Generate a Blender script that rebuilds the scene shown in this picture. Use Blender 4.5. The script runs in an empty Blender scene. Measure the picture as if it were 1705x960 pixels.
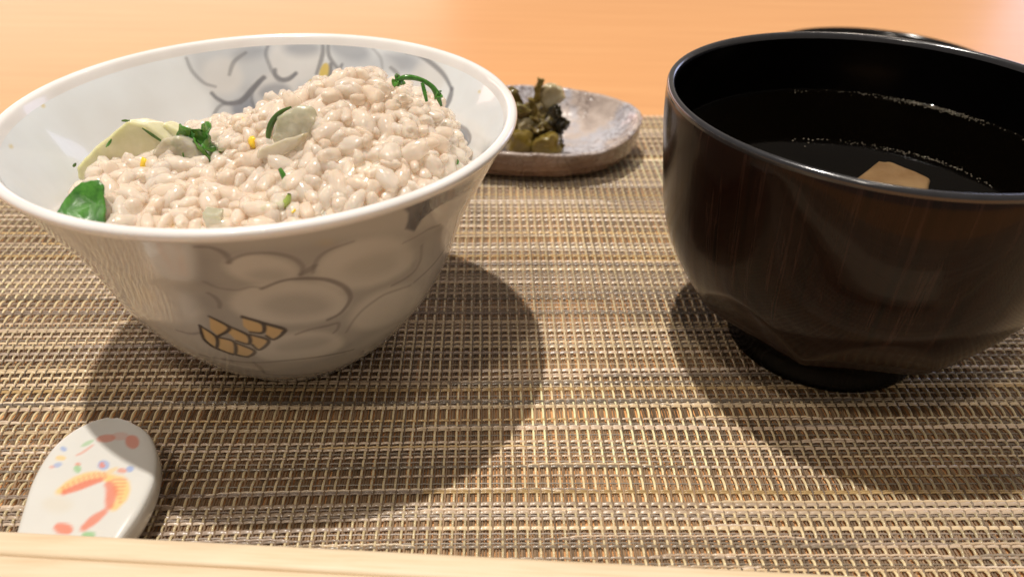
import bpy, bmesh, math, random
import numpy as np
from mathutils import Vector, Matrix, noise

random.seed(7)
rng = np.random.default_rng(7)
sc = bpy.context.scene
col = sc.collection
MM = 0.001

# ------------------------------------------------------------------ camera
cam_d = bpy.data.cameras.new('camera')
cam = bpy.data.objects.new('camera', cam_d)
col.objects.link(cam)
pitch, roll = 0.59602, 0.0185
cp, sp_ = math.cos(pitch), math.sin(pitch)
fwd = Vector((0, cp, -sp_)); up0 = Vector((0, sp_, cp)); r0 = Vector((1, 0, 0))
rt = r0 * math.cos(roll) + up0 * math.sin(roll)
up = -r0 * math.sin(roll) + up0 * math.cos(roll)
M = Matrix((rt, up, -fwd)).transposed().to_4x4()
M.translation = Vector((0, 0, 0.1434))
cam.matrix_world = M
cam_d.sensor_width = 36.0
cam_d.lens = 36.0 * 1318.8 / 1705.0
cam_d.clip_start = 0.01
cam_d.clip_end = 30
cam_d.dof.use_dof = True
cam_d.dof.focus_distance = 0.200
cam_d.dof.aperture_fstop = 14.5
sc.camera = cam

# ------------------------------------------------------------------ light
w = bpy.data.worlds.new('World'); sc.world = w; w.use_nodes = True
bg = w.node_tree.nodes['Background']
bg.inputs['Color'].default_value = (1.0, 0.86, 0.72, 1)
bg.inputs['Strength'].default_value = 0.29

def area(name, loc, target, sx, sy, energy, color):
    l = bpy.data.lights.new(name, 'AREA'); l.shape = 'RECTANGLE'
    l.size, l.size_y, l.energy, l.color = sx, sy, energy, color
    o = bpy.data.objects.new(name, l); col.objects.link(o)
    o.location = loc
    o.rotation_euler = (Vector(target) - Vector(loc)).to_track_quat('-Z', 'Y').to_euler()
    return o

def spot(name, loc, target, energy, color, radius, angle=70):
    l = bpy.data.lights.new(name, 'SPOT'); l.energy, l.color = energy, color
    l.shadow_soft_size = radius; l.spot_size = math.radians(angle); l.spot_blend = 0.6
    o = bpy.data.objects.new(name, l); col.objects.link(o)
    o.location = loc
    o.rotation_euler = (Vector(target) - Vector(loc)).to_track_quat('-Z', 'Y').to_euler()
    return o

spot('ceiling_downlight', (-0.44, 0.54, 3.27), (0, 0.2, 0), 390, (1.0, 0.93, 0.84), 0.04, 50)
spot('second_downlight', (0.75, 1.3, 1.9), (0, 0.25, 0), 14, (1.0, 0.88, 0.74), 0.03)
area('far_warm_sheen_fill', (-1.35, 2.6, 0.55), (0, 0.4, 0.0), 2.5, 0.5, 9, (1.0, 0.66, 0.60))  # added warm area lamp, reflected as a soft sheen on the table
area('cool_sheen_fill', (2.0, 2.6, 0.52), (0, 0.3, 0.0), 0.8, 0.8, 4.5, (0.58, 0.64, 1.0))  # added cool area lamp, its reflection tints the table's far right lavender
spot('front_downlight', (-0.35, -0.70, 2.0), (0, 0.2, 0), 34, (1.0, 0.90, 0.78), 0.06)

sc.view_settings.view_transform = 'Standard'
sc.view_settings.look = 'None'
sc.view_settings.exposure = 0.14
sc.view_settings.gamma = 1.0

# ------------------------------------------------------------------ helpers
def tag(o, label=None, cat=None, group=None, kind=None):
    if label: o['label'] = label
    if cat: o['category'] = cat
    if group: o['group'] = group
    if kind: o['kind'] = kind
    return o

def empty(name, loc=(0, 0, 0), label=None, cat=None, group=None):
    o = bpy.data.objects.new(name, None); col.objects.link(o)
    o.location = Vector(loc) * MM; o.empty_display_size = 0.01
    return tag(o, label, cat, group)

def link(name, me, mat=None, parent=None, loc=None):
    o = bpy.data.objects.new(name, me); col.objects.link(o)
    if mat and not me.materials: me.materials.append(mat)
    if parent is not None: o.parent = parent
    if loc is not None: o.location = Vector(loc) * MM
    return o

def mesh_np(name, V, F, smooth=True, vcol=None):
    """V (n,3) in mm, F (m,k) ints"""
    me = bpy.data.meshes.new(name)
    V = np.asarray(V, np.float32) * MM
    F = np.asarray(F, np.int32); m, k = F.shape
    me.vertices.add(len(V)); me.vertices.foreach_set('co', V.ravel())
    me.loops.add(m * k); me.loops.foreach_set('vertex_index', F.ravel())
    me.polygons.add(m); me.polygons.foreach_set('loop_start', np.arange(0, m * k, k, dtype=np.int32))
    if smooth: me.polygons.foreach_set('use_smooth', np.ones(m, bool))
    me.update(calc_edges=True)
    if vcol is not None:
        a = me.color_attributes.new('paint', 'FLOAT_COLOR', 'POINT')
        c = np.ones((len(V), 4), np.float32); c[:, :3] = vcol
        a.data.foreach_set('color', c.ravel())
    return me

def grid_faces(nu, nv, wrap_u=False):
    """index = iu*nv + iv"""
    iu = np.arange(nu if wrap_u else nu - 1); iv = np.arange(nv - 1)
    a, b = np.meshgrid(iu, iv, indexing='ij')
    a2 = (a + 1) % nu
    return np.stack([a * nv + b, a2 * nv + b, a2 * nv + b + 1, a * nv + b + 1], -1).reshape(-1, 4)

def lathe(prof, n, theta=None):
    """prof list (z,r) -> V,F  ; order such that normals face outward for z rising outer walls"""
    prof = np.array(prof, float)
    th = np.linspace(0, 2 * np.pi, n, endpoint=False) if theta is None else np.asarray(theta)
    Z, R = prof[:, 0], prof[:, 1]
    V = np.stack([np.cos(th)[:, None] * R, np.sin(th)[:, None] * R, np.broadcast_to(Z, (len(th), len(Z)))], -1).reshape(-1, 3)
    return V, grid_faces(len(th), len(Z), True)

def resample(prof, step):
    P = np.array(prof, float)
    # Catmull-Rom through the points then even arc length
    Q = [P[0]]
    for i in range(len(P) - 1):
        p0 = P[max(i - 1, 0)]; p1 = P[i]; p2 = P[i + 1]; p3 = P[min(i + 2, len(P) - 1)]
        for t in np.linspace(0, 1, 13)[1:]:
            Q.append(0.5 * ((2 * p1) + (p2 - p0) * t + (2 * p0 - 5 * p1 + 4 * p2 - p3) * t * t + (3 * p1 - p0 - 3 * p2 + p3) * t ** 3))
    Q = np.array(Q); d = np.r_[0, np.cumsum(np.hypot(*np.diff(Q, axis=0).T))]
    n = max(2, int(d[-1] / step)); s = np.linspace(0, d[-1], n + 1)
    return np.stack([np.interp(s, d, Q[:, 0]), np.interp(s, d, Q[:, 1])], 1)

def see_through(m, fac, tint=(1, 1, 1)):
    """let part of the light pass straight through a wet translucent surface"""
    out = m.t.nodes['Material Output']; tr = m.n('ShaderNodeBsdfTransparent'); mx = m.n('ShaderNodeMixShader')
    tr.inputs[0].default_value = (*tint, 1); mx.inputs[0].default_value = fac
    m.l(m.b.outputs[0], mx.inputs[1]); m.l(tr.outputs[0], mx.inputs[2]); m.l(mx.outputs[0], out.inputs['Surface'])

class N:
    def __init__(s, name):
        s.m = bpy.data.materials.new(name); s.m.use_nodes = True
        s.t = s.m.node_tree; s.b = s.t.nodes['Principled BSDF']
    def n(s, t, **kw):
        x = s.t.nodes.new(t)
        for k, v in kw.items(): setattr(x, k, v)
        return x
    def l(s, a, b): s.t.links.new(a, b)
    def set(s, **kw):
        for k, v in kw.items():
            s.b.inputs[k.replace('_', ' ')].default_value = v
        return s
    def coord(s, scale=(1, 1, 1), out='Object'):
        c = s.n('ShaderNodeTexCoord'); mp = s.n('ShaderNodeMapping')
        mp.inputs['Scale'].default_value = scale
        s.l(c.outputs[out], mp.inputs['Vector']); return mp.outputs[0]
    def noise(s, vec, scale, detail=3, rough=0.5, dist=0.0):
        x = s.n('ShaderNodeTexNoise'); x.inputs['Scale'].default_value = scale
        x.inputs['Detail'].default_value = detail; x.inputs['Roughness'].default_value = rough
        x.inputs['Distortion'].default_value = dist
        if vec is not None: s.l(vec, x.inputs['Vector'])
        return x.outputs['Fac']
    def ramp(s, fac, stops):
        x = s.n('ShaderNodeValToRGB'); e = x.color_ramp.elements
        while len(e) < len(stops): e.new(0.5)
        for el, (p, c) in zip(e, stops):
            el.position = p; el.color = (*c, 1) if len(c) == 3 else c
        s.l(fac, x.inputs[0]); return x.outputs[0]
    def mix(s, fac, a, b, mode='MIX'):
        x = s.n('ShaderNodeMix', data_type='RGBA', blend_type=mode)
        for i, v in ((0, fac), (6, a), (7, b)):
            if hasattr(v, 'is_linked'): s.l(v, x.inputs[i])
            elif i == 0: x.inputs[0].default_value = v
            else: x.inputs[i].default_value = (*v, 1)
        return x.outputs[2]
    def base(s, out): s.l(out, s.b.inputs['Base Color'])
    def bump(s, h, strength=0.3, dist=0.001):
        x = s.n('ShaderNodeBump'); x.inputs['Strength'].default_value = strength
        x.inputs['Distance'].default_value = dist
        s.l(h, x.inputs['Height']); s.l(x.outputs[0], s.b.inputs['Normal'])
    def map(s, v, a, b, c, d):
        x = s.n('ShaderNodeMapRange'); s.l(v, x.inputs[0])
        for i, q in enumerate((a, b, c, d)): x.inputs[i + 1].default_value = q
        return x.outputs[0]
    def attr(s, name='paint'):
        x = s.n('ShaderNodeAttribute', attribute_name=name); return x.outputs['Color']

# ------------------------------------------------------------------ materials
def m_table():
    m = N('pale_orange_wood'); v = m.coord((1.2, 22, 1))
    f = m.noise(v, 6, 5, 0.6, 0.4)
    v2 = m.coord((0.6, 3.0, 1)); g = m.noise(v2, 3, 3)
    c = m.ramp(f, [(0.25, (0.66, 0.32, 0.125)), (0.5, (0.72, 0.36, 0.145)), (0.8, (0.77, 0.41, 0.175))])
    c = m.mix(m.map(g, 0.3, 0.7, 0.0, 0.35), c, (0.74, 0.36, 0.14))
    m.base(c); m.set(Roughness=0.4, IOR=1.45, Coat_Weight=0.35, Coat_Roughness=0.25)
    m.bump(f, 0.08, 0.0003); return m.m
def m_strand(rough=0.25):
    m = N('woven_vinyl'); c = m.attr(); v = m.coord()
    f = m.noise(v, 900, 2)
    c = m.mix(m.map(f, 0.3, 0.7, 0.0, 0.3), c, (0.6, 0.52, 0.45), 'MULTIPLY')
    m.base(c); m.set(Roughness=rough, IOR=1.58)
    m.bump(f, 0.10, 0.0001); return m.m
def m_porcelain(name='painted_porcelain'):
    m = N(name); v = m.coord()
    c = m.attr(); f = m.noise(v, 60, 4)
    c = m.mix(m.map(f, 0.35, 0.75, 0.0, 0.28), c, (0.55, 0.53, 0.50))
    m.base(c); m.set(Roughness=0.22, IOR=1.5, Coat_Weight=0.8, Coat_Roughness=0.035,
                     Subsurface_Weight=0.08, Subsurface_Scale=0.002)
    m.b.inputs['Subsurface Radius'].default_value = (1, .8, .6)
    m.bump(m.noise(v, 140, 2), 0.10, 0.0004); return m.m
def m_lacquer_out():
    m = N('translucent_brown_lacquer'); 
    tc = m.n('ShaderNodeTexCoord'); sep = m.n('ShaderNodeSeparateXYZ'); m.l(tc.outputs['Object'], sep.inputs[0])
    at = m.n('ShaderNodeMath', operation='ARCTAN2'); m.l(sep.outputs[1], at.inputs[0]); m.l(sep.outputs[0], at.inputs[1])
    cb = m.n('ShaderNodeCombineXYZ'); m.l(at.outputs[0], cb.inputs[0])
    zz = m.n('ShaderNodeMath', operation='MULTIPLY'); m.l(sep.outputs[2], zz.inputs[0]); zz.inputs[1].default_value = 0.7
    m.l(zz.outputs[0], cb.inputs[2])
    f = m.noise(cb.outputs[0], 22, 3, 0.6, 0.1); g = m.noise(cb.outputs[0], 60, 2, 0.5)
    c = m.ramp(f, [(0.30, (0.003, 0.001, 0.0006)), (0.52, (0.013, 0.0042, 0.0022)), (0.57, (0.010, 0.0032, 0.0017)), (0.61, (0.030, 0.013, 0.009)), (0.65, (0.005, 0.0016, 0.0009))])
    m.base(c); m.set(Roughness=0.20, IOR=1.24, Coat_Weight=0.13, Coat_Roughness=0.03)
    hh = m.mix(0.5, f, g)
    m.bump(hh, 0.16, 0.0004); return m.m
def m_plain(name, c, rough=0.4, **kw):
    m = N(name); v = m.coord(); f = m.noise(v, kw.pop('nscale', 200), 3)
    d = kw.pop('var', 0.25); bs = kw.pop('bump', 0.15)
    m.base(m.mix(m.map(f, 0.3, 0.7, 0, 1), tuple(x * (1 - d) for x in c), tuple(min(1, x * (1 + d)) for x in c)))
    m.set(Roughness=rough, **kw); m.bump(f, bs, 0.0004); return m.m
def m_rice(nm='sticky_rice', sc_=0.0030, sw=1.0, thru=0.0, dk=1.0, c0=(0.92, 0.69, 0.52)):
    m = N(nm); v = m.coord()
    f = m.noise(v, 130, 3)
    oi = m.n('ShaderNodeObjectInfo')
    cc = (m.ramp(f, [(p_, tuple(dk * q_ for q_ in c_)) for p_, c_ in ((0.3, c0), (0.5, (0.99, 0.86, 0.74)), (0.75, (0.99, 0.92, 0.83)))]))
    m.base(m.mix(m.map(oi.outputs['Random'], 0.55, 1.0, 0.0, 0.55), cc, (0.99, 0.94, 0.86)))
    m.set(Roughness=0.17, IOR=1.42, Subsurface_Weight=sw, Subsurface_Scale=sc_, Coat_Weight=0.6, Coat_Roughness=0.05)
    m.b.inputs['Subsurface Radius'].default_value = (1.0, 0.75, 0.55)
    m.bump(m.noise(v, 350, 3), 0.3, 0.0004)
    if thru: see_through(m, thru, (1, .955, .90))
    return m.m
def m_veg(name, c1, c2, sss=0.6, rough=0.2, scale=120, thru=0.0):
    m = N(name); v = m.coord(); f = m.noise(v, scale, 4, 0.6)
    m.base(m.ramp(f, [(0.3, c1), (0.7, c2)]))
    m.set(Roughness=rough, IOR=1.42, Subsurface_Weight=sss, Subsurface_Scale=0.002, Coat_Weight=0.5, Coat_Roughness=0.06)
    m.b.inputs['Subsurface Radius'].default_value = (1, 1, .6)
    m.bump(f, 0.4, 0.0006)
    if thru: see_through(m, thru, (1, 1, .95))
    return m.m
def m_dish():
    m = N('crackle_glaze'); v = m.coord()
    vo = m.n('ShaderNodeTexVoronoi', feature='DISTANCE_TO_EDGE'); vo.inputs['Scale'].default_value = 270
    nz = m.n('ShaderNodeTexNoise'); nz.inputs['Scale'].default_value = 120; m.l(v, nz.inputs['Vector'])
    ad = m.n('ShaderNodeMix', data_type='VECTOR'); ad.inputs[0].default_value = 0.012
    m.l(v, ad.inputs[4]); m.l(nz.outputs['Color'], ad.inputs[5]); m.l(ad.outputs[1], vo.inputs['Vector'])
    f = m.noise(v, 55, 4, 0.6)
    c = m.ramp(f, [(0.30, (0.36, 0.29, 0.26)), (0.5, (0.56, 0.47, 0.42)), (0.62, (0.50, 0.50, 0.56)), (0.8, (0.68, 0.64, 0.66))])
    crack = m.map(vo.outputs[0], 0.0, 0.07, 1.0, 0.0)
    cover = m.map(m.noise(v, 22, 2), 0.42, 0.56, 0.15, 0.9)
    mm = m.n('ShaderNodeMath', operation='MULTIPLY'); m.l(crack, mm.inputs[0]); m.l(cover, mm.inputs[1])
    c = m.mix(mm.outputs[0], c, (0.16, 0.11, 0.10))
    # bare brown outside, the attribute says how far the pale glaze ran down
    a = m.n('ShaderNodeAttribute', attribute_name='paint')
    s = m.n('ShaderNodeSeparateColor'); m.l(a.outputs['Color'], s.inputs[0])
    br = m.ramp(m.noise(v, 90, 4), [(0.3, (0.085, 0.04, 0.024)), (0.7, (0.22, 0.125, 0.085))])
    c = m.mix(s.outputs[0], c, br)
    m.base(c); m.set(Roughness=0.22, Coat_Weight=0.8, Coat_Roughness=0.05)
    mm2 = m.n('ShaderNodeMath', operation='MULTIPLY'); m.l(mm.outputs[0], mm2.inputs[0]); mm2.inputs[1].default_value = -1
    m.bump(mm2.outputs[0], 0.5, 0.0006); return m.m

MT = dict(table=m_table(), strand=m_strand(), thin=m_strand(0.42), porc=m_porcelain(), lacq=m_lacquer_out(),
          black=m_plain('black_lacquer', (0.0012, 0.001, 0.001), 0.16, IOR=1.40, bump=0.02, nscale=60),
          rim=m_plain('worn_lacquer_rim', (0.012, 0.013, 0.018), 0.2, IOR=1.55, bump=0.15, nscale=300, Coat_Weight=0.6, Coat_Roughness=0.15),
          rice=m_rice('rice_bed_crevice_glow', 0.006, 1.0, 0, .98, (0.95, 0.70, 0.45)), fused=m_rice('sticky_rice', 0.003, 0.8, 0.36, 1.0, (0.95, 0.75, 0.60)), grain=m_rice('sticky_rice_grain', 0.0011, 0.30, 0.47, 1.0, (0.99, 0.80, 0.64)), dish=m_dish(),  # rice bed tinted orange, painting the warm glow of the crevices into its colour
          turnip=m_veg('pale_turnip', (0.66, 0.64, 0.36), (0.88, 0.84, 0.64), 0.8, thru=.08),
          clear=m_veg('clear_turnip', (0.60, 0.52, 0.40), (0.78, 0.72, 0.62), 0.8, thru=.4),
          greenpale=m_veg('pale_green_turnip', (0.42, 0.44, 0.30), (0.74, 0.75, 0.66), 0.8, thru=.5),
          skin=m_veg('green_skin', (0.03, 0.08, 0.015), (0.10, 0.19, 0.04), 0.2),
          leaf=m_veg('wet_dark_greens', (0.015, 0.09, 0.01), (0.10, 0.32, 0.04), 0.15, 0.22, 260),
          stem=m_veg('light_green_stem', (0.22, 0.34, 0.05), (0.48, 0.56, 0.16), 0.5),
          zest=m_veg('yellow_zest', (0.90, 0.52, 0.02), (0.95, 0.68, 0.06), 0.4),
          olive=m_veg('olive_pickle', (0.10, 0.07, 0.012), (0.26, 0.185, 0.04), 0.55, 0.18),
          oliveD=m_veg('dark_olive_pickle', (0.06, 0.045, 0.01), (0.17, 0.12, 0.03), 0.4, 0.15),
          darkleaf=m_veg('black_brown_leaf', (0.008, 0.007, 0.004), (0.045, 0.035, 0.015), 0.1, 0.15, 300),
          brownleaf=m_veg('olive_brown_leaf', (0.05, 0.034, 0.010), (0.20, 0.14, 0.04), 0.3, 0.15, 200),
          cream=m_veg('cream_pickle', (0.34, 0.28, 0.15), (0.60, 0.54, 0.38), 0.7, 0.15),
          tofu=m_veg('pale_tofu', (0.40, 0.28, 0.17), (0.66, 0.54, 0.40), 0.5, 0.3, 70),
          )
def m_soup():
    m = N('dark_clear_broth'); v = m.coord()
    m.base(m.ramp(m.noise(v, 30, 3), [(0.3, (0.002, 0.0014, 0.0006)), (0.8, (0.004, 0.0025, 0.001))]))
    m.set(Roughness=0.03, IOR=1.26); m.bump(m.noise(v, 45, 2), 0.12, 0.0006); see_through(m, 0.72, (.86, .76, .62)); return m.m
MT['soup'] = m_soup()
def m_bubble():
    m = N('broth_foam_and_glints'); m.base(m.ramp(m.noise(m.coord(), 400, 2), [(0.3, (0.04, 0.035, 0.025)), (0.7, (0.14, 0.12, 0.09))]))
    m.set(Roughness=0.05, IOR=1.5, Coat_Weight=1.0, Coat_Roughness=0.02); return m.m
MT['bubble'] = m_bubble()
def m_chop():
    m = N('pale_cypress_wood'); v = m.coord((4, 90, 90))
    f = m.noise(v, 9, 4, 0.6, 0.3)
    m.base(m.ramp(f, [(0.3, (0.66, 0.50, 0.32)), (0.5, (0.72, 0.58, 0.40)), (0.8, (0.76, 0.64, 0.47))]))
    m.set(Roughness=0.55); m.bump(f, 0.2, 0.0003); return m.m
MT['chop'] = m_chop()

# ------------------------------------------------------------------ hand painting
PC = dict(wash=(0.34, 0.33, 0.325), pale=(0.70, 0.68, 0.64), grey=(0.33, 0.32, 0.315), ochre=(0.62, 0.47, 0.22),
          line=(0.20, 0.18, 0.18), gold=(0.74, 0.52, 0.24), ink=(0.05, 0.04, 0.04), blue=(0.045, 0.055, 0.085), blu2=(0.20, 0.33, 0.68),
          iwash=(0.42, 0.45, 0.50), ipale=(0.72, 0.73, 0.74), igrey=(0.28, 0.31, 0.37), iline=(0.17, 0.18, 0.21),
          ochre2=(0.70, 0.52, 0.06), red=(0.72, 0.17, 0.08), green=(0.22, 0.50, 0.20), yel=(0.82, 0.55, 0.16),
          tan=(0.66, 0.55, 0.36))
PAINT_OUT=[('f','wash',6,0.55,[(-86.7,66.0),(-61.6,63.5),(-37.9,55.4),(-33.0,24.1),(-59.4,21.1),(-91.2,20.6),(-99.4,30.8),(-95.8,46.5)]),
 ('f','pale',3,0.8,[(-58.2,40.0),(-59.0,37.9),(-61.5,36.7),(-65.3,36.2),(-69.9,36.3),(-74.8,37.0),(-79.5,38.1),(-83.5,39.5),(-86.4,41.4),(-87.8,43.7),(-87.7,46.1),(-86.2,48.6),(-83.6,50.8),(-80.3,52.3),(-76.6,52.8),(-72.7,52.4),(-68.7,50.9),(-64.9,48.6),(-61.5,45.7),(-59.1,42.7),(-58.2,40.0)]),
 ('f','grey',5,0.5,[(-63.4,41.0),(-63.9,39.9),(-65.3,39.2),(-67.4,38.9),(-69.9,39.0),(-72.7,39.4),(-75.3,40.1),(-77.6,41.1),(-79.2,42.3),(-80.2,43.5),(-80.3,44.8),(-79.6,46.0),(-78.2,47.0),(-76.4,47.7),(-74.1,47.8),(-71.7,47.5),(-69.2,46.6),(-67.0,45.4),(-65.1,43.9),(-63.9,42.4),(-63.4,41.0)]),
 ('f','pale',3,0.8,[(-70.6,54.6),(-71.1,53.3),(-72.4,52.4),(-74.3,51.9),(-76.6,52.0),(-78.9,52.6),(-81.0,53.6),(-82.7,54.9),(-83.9,56.5),(-84.4,58.1),(-84.2,59.7),(-83.3,61.1),(-82.0,62.1),(-80.3,62.7),(-78.4,62.8),(-76.5,62.3),(-74.6,61.2),(-72.8,59.8),(-71.5,58.1),(-70.7,56.3),(-70.6,54.6)]),
 ('f','grey',4,0.45,[(-72.5,54.5),(-72.7,53.9),(-73.4,53.4),(-74.4,53.1),(-75.7,53.1),(-77.0,53.2),(-78.3,53.6),(-79.4,54.0),(-80.2,54.6),(-80.6,55.3),(-80.7,56.0),(-80.3,56.6),(-79.6,57.1),(-78.7,57.4),(-77.5,57.5),(-76.3,57.4),(-75.0,57.1),(-74.0,56.5),(-73.1,55.9),(-72.6,55.2),(-72.5,54.5)]),
 ('f','pale',4,0.75,[(-39.2,49.0),(-38.2,45.9),(-39.5,43.8),(-42.8,42.8),(-47.3,42.6),(-52.2,43.0),(-56.9,44.0),(-61.1,45.4),(-64.3,47.4),(-66.4,49.7),(-67.3,52.5),(-67.1,55.3),(-65.8,57.8),(-63.8,59.7),(-61.1,61.0),(-57.9,61.4),(-54.2,60.7),(-50.3,59.0),(-46.2,56.3),(-42.3,52.8),(-39.2,49.0)]),
 ('f','grey',5,0.3,[(-45.1,49.2),(-44.8,47.8),(-45.5,46.8),(-47.0,46.1),(-49.1,45.9),(-51.6,46.1),(-54.0,46.7),(-56.3,47.5),(-58.1,48.6),(-59.3,49.9),(-60.0,51.3),(-60.0,52.6),(-59.4,53.8),(-58.3,54.7),(-56.7,55.2),(-54.7,55.3),(-52.6,54.8),(-50.3,53.8),(-48.1,52.5),(-46.3,50.8),(-45.1,49.2)]),
 ('f','pale',4,0.7,[(-28.9,30.4),(-26.0,26.8),(-25.6,24.1),(-28.6,23.0),(-34.0,23.3),(-39.9,24.2),(-45.4,25.4),(-50.1,26.8),(-53.8,28.5),(-56.4,30.4),(-57.8,32.5),(-58.0,34.7),(-57.1,36.7),(-55.3,38.5),(-52.7,39.7),(-49.4,40.3),(-45.5,39.9),(-41.3,38.7),(-36.9,36.6),(-32.7,33.8),(-28.9,30.4)]),
 ('f','pale',3,0.8,[(-59.2,25.6),(-59.6,23.6),(-61.6,22.1),(-65.0,21.3),(-69.4,21.0),(-74.1,21.2),(-78.8,21.8),(-82.8,22.7),(-85.7,24.1),(-87.2,25.8),(-87.4,27.7),(-86.1,29.8),(-83.8,31.5),(-80.7,32.9),(-77.1,33.7),(-73.2,33.8),(-69.3,33.2),(-65.6,31.9),(-62.5,30.1),(-60.3,27.8),(-59.2,25.6)]),
 ('f','grey',4,0.5,[(-63.8,28.0),(-64.2,27.2),(-65.3,26.6),(-67.2,26.3),(-69.6,26.1),(-72.2,26.2),(-74.8,26.4),(-77.1,26.7),(-78.9,27.2),(-79.9,27.9),(-80.2,28.7),(-79.7,29.5),(-78.5,30.2),(-76.7,30.8),(-74.5,31.2),(-72.1,31.2),(-69.6,31.0),(-67.4,30.5),(-65.6,29.8),(-64.3,28.9),(-63.8,28.0)]),
 ('f','pale',4,0.7,[(-90.9,59.6),(-92.2,57.0),(-94.1,54.6),(-96.5,52.4),(-99.1,50.7),(-101.6,49.8),(-103.6,49.7),(-104.8,50.7),(-104.9,52.6),(-104.0,55.1),(-102.3,58.0),(-100.2,60.9),(-98.0,63.5),(-95.8,65.6),(-93.7,67.0),(-92.1,67.5),(-90.9,67.2),(-90.1,66.1),(-89.9,64.3),(-90.1,62.1),(-90.9,59.6)]),
 ('f','pale',4,0.6,[(-96.6,42.6),(-98.4,40.5),(-100.9,38.5),(-104.3,36.9),(-108.2,35.7),(-112.5,34.7),(-116.9,34.3),(-120.5,34.4),(-122.3,35.6),(-121.7,37.9),(-118.8,41.0),(-114.8,44.3),(-110.4,47.3),(-106.5,49.4),(-102.9,50.6),(-100.1,50.9),(-98.0,50.2),(-96.5,48.8),(-95.7,47.0),(-95.8,44.8),(-96.6,42.6)]),
 ('f','grey',4,0.55,[(-87.0,65.2),(-86.7,61.3),(-89.8,54.7),(-87.3,53.0),(-91.8,52.9),(-89.9,60.4)]),
 ('f','grey',4,0.35,[(-97.7,49.6),(-91.6,48.6),(-92.2,44.3),(-99.3,41.9)]),
 ('f','grey',4,0.4,[(-107.4,23.7),(-85.9,21.9),(-54.4,18.6),(-88.7,15.7),(-110.4,18.8)]),
 ('f','ochre',3,0.2,[(-107.2,46.0),(-108.1,44.9),(-109.2,43.9),(-110.5,43.0),(-112.0,42.2),(-113.4,41.7),(-114.6,41.4),(-115.5,41.4),(-115.9,41.8),(-115.7,42.5),(-115.0,43.5),(-113.9,44.6),(-112.4,45.8),(-110.9,46.9),(-109.5,47.7),(-108.3,48.1),(-107.4,48.3),(-106.8,48.1),(-106.6,47.6),(-106.7,46.9),(-107.2,46.0)]),
 ('f','ochre',3,0.25,[(-63.3,62.7),(-63.4,62.4),(-63.6,62.1),(-63.9,62.0),(-64.3,62.0),(-64.7,62.1),(-65.1,62.3),(-65.5,62.6),(-65.8,62.9),(-66.0,63.2),(-66.0,63.6),(-66.0,63.9),(-65.8,64.1),(-65.5,64.2),(-65.1,64.3),(-64.7,64.2),(-64.3,64.0),(-63.9,63.7),(-63.6,63.4),(-63.4,63.0),(-63.3,62.7)]),
 ('s','line',1.1,0.8,[(-79.0,50.6),(-74.1,52.7),(-69.7,52.4),(-65.1,50.7),(-61.7,48.1),(-59.2,45.2),(-57.9,41.9),(-58.6,39.4),(-60.9,37.0),(-64.3,36.0)]),
 ('s','line',0.9,0.6,[(-83.5,60.5),(-81.3,62.3),(-78.7,63.1),(-75.4,62.7),(-72.6,61.3),(-70.6,59.2),(-69.5,56.5),(-70.1,53.7)]),
 ('s','line',0.9,0.6,[(-87.5,66.2),(-85.2,66.0),(-83.6,64.6),(-82.9,62.6),(-83.2,60.4)]),
 ('s','line',1.6,0.6,[(-69.8,54.2),(-68.3,55.0),(-67.0,56.2)]),
 ('s','line',0.8,0.5,[(-67.4,53.8),(-66.8,56.9),(-65.6,59.2),(-63.3,60.7),(-59.1,61.4)]),
 ('s','line',0.8,0.5,[(-33.1,54.3),(-37.9,55.4),(-41.4,55.0),(-45.4,54.8)]),
 ('s','line',1.0,0.5,[(-37.4,49.9),(-35.2,44.3),(-36.3,41.1),(-40.5,40.2),(-44.7,40.2)]),
 ('s','line',0.9,0.6,[(-91.4,49.6),(-90.4,48.2),(-90.1,46.1),(-90.8,44.2)]),
 ('s','line',0.8,0.45,[(-90.4,53.9),(-88.2,51.7),(-84.5,50.7),(-81.3,51.6),(-78.9,50.9)]),
 ('s','line',0.8,0.6,[(-73.6,33.0),(-69.6,33.9),(-64.3,33.9),(-61.3,33.8),(-61.5,31.7),(-62.7,30.6)]),
 ('s','line',0.8,0.45,[(-58.7,29.3),(-56.7,32.9),(-54.0,35.6),(-50.4,37.3),(-45.9,38.1),(-36.6,36.4)]),
 ('s','line',0.8,0.5,[(-108.5,33.3),(-104.0,33.1),(-100.5,34.2)]),
 ('s','line',0.9,0.6,[(-108.2,22.9),(-99.7,22.7),(-90.6,21.9),(-79.0,22.2),(-67.6,21.3),(-54.7,19.5)]),
 ('s','line',1.2,0.7,[(-89.4,22.0),(-88.7,19.2),(-89.2,14.8)]),
 ('s','line',0.6,0.4,[(-89.8,13.7),(-77.4,11.3),(-61.5,8.5)]),
 ('f','gold',0.5,0.85,[(-94.8,40.8),(-91.1,37.7),(-91.6,35.9),(-95.3,33.6),(-96.5,36.1)]),
 ('f','gold',0.5,0.85,[(-86.2,40.7),(-81.7,38.3),(-82.3,35.0),(-85.6,35.4),(-86.9,37.6)]),
 ('f','gold',0.5,0.85,[(-81.2,38.3),(-76.3,35.3),(-79.8,32.1),(-81.7,33.7)]),
 ('f','gold',0.5,0.85,[(-99.1,37.0),(-96.1,33.1),(-98.5,28.5),(-100.5,31.5)]),
 ('f','gold',0.5,0.85,[(-91.0,37.7),(-86.6,34.2),(-87.5,30.8),(-90.6,32.1),(-91.8,35.2)]),
 ('f','gold',0.5,0.85,[(-85.9,34.4),(-81.5,31.8),(-85.2,28.2),(-86.6,30.6)]),
 ('f','gold',0.5,0.85,[(-95.5,33.1),(-91.5,31.5),(-93.9,25.9),(-97.8,28.1)]),
 ('f','gold',0.5,0.85,[(-91.2,31.2),(-86.8,27.8),(-89.9,25.1),(-93.1,26.0)]),
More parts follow.
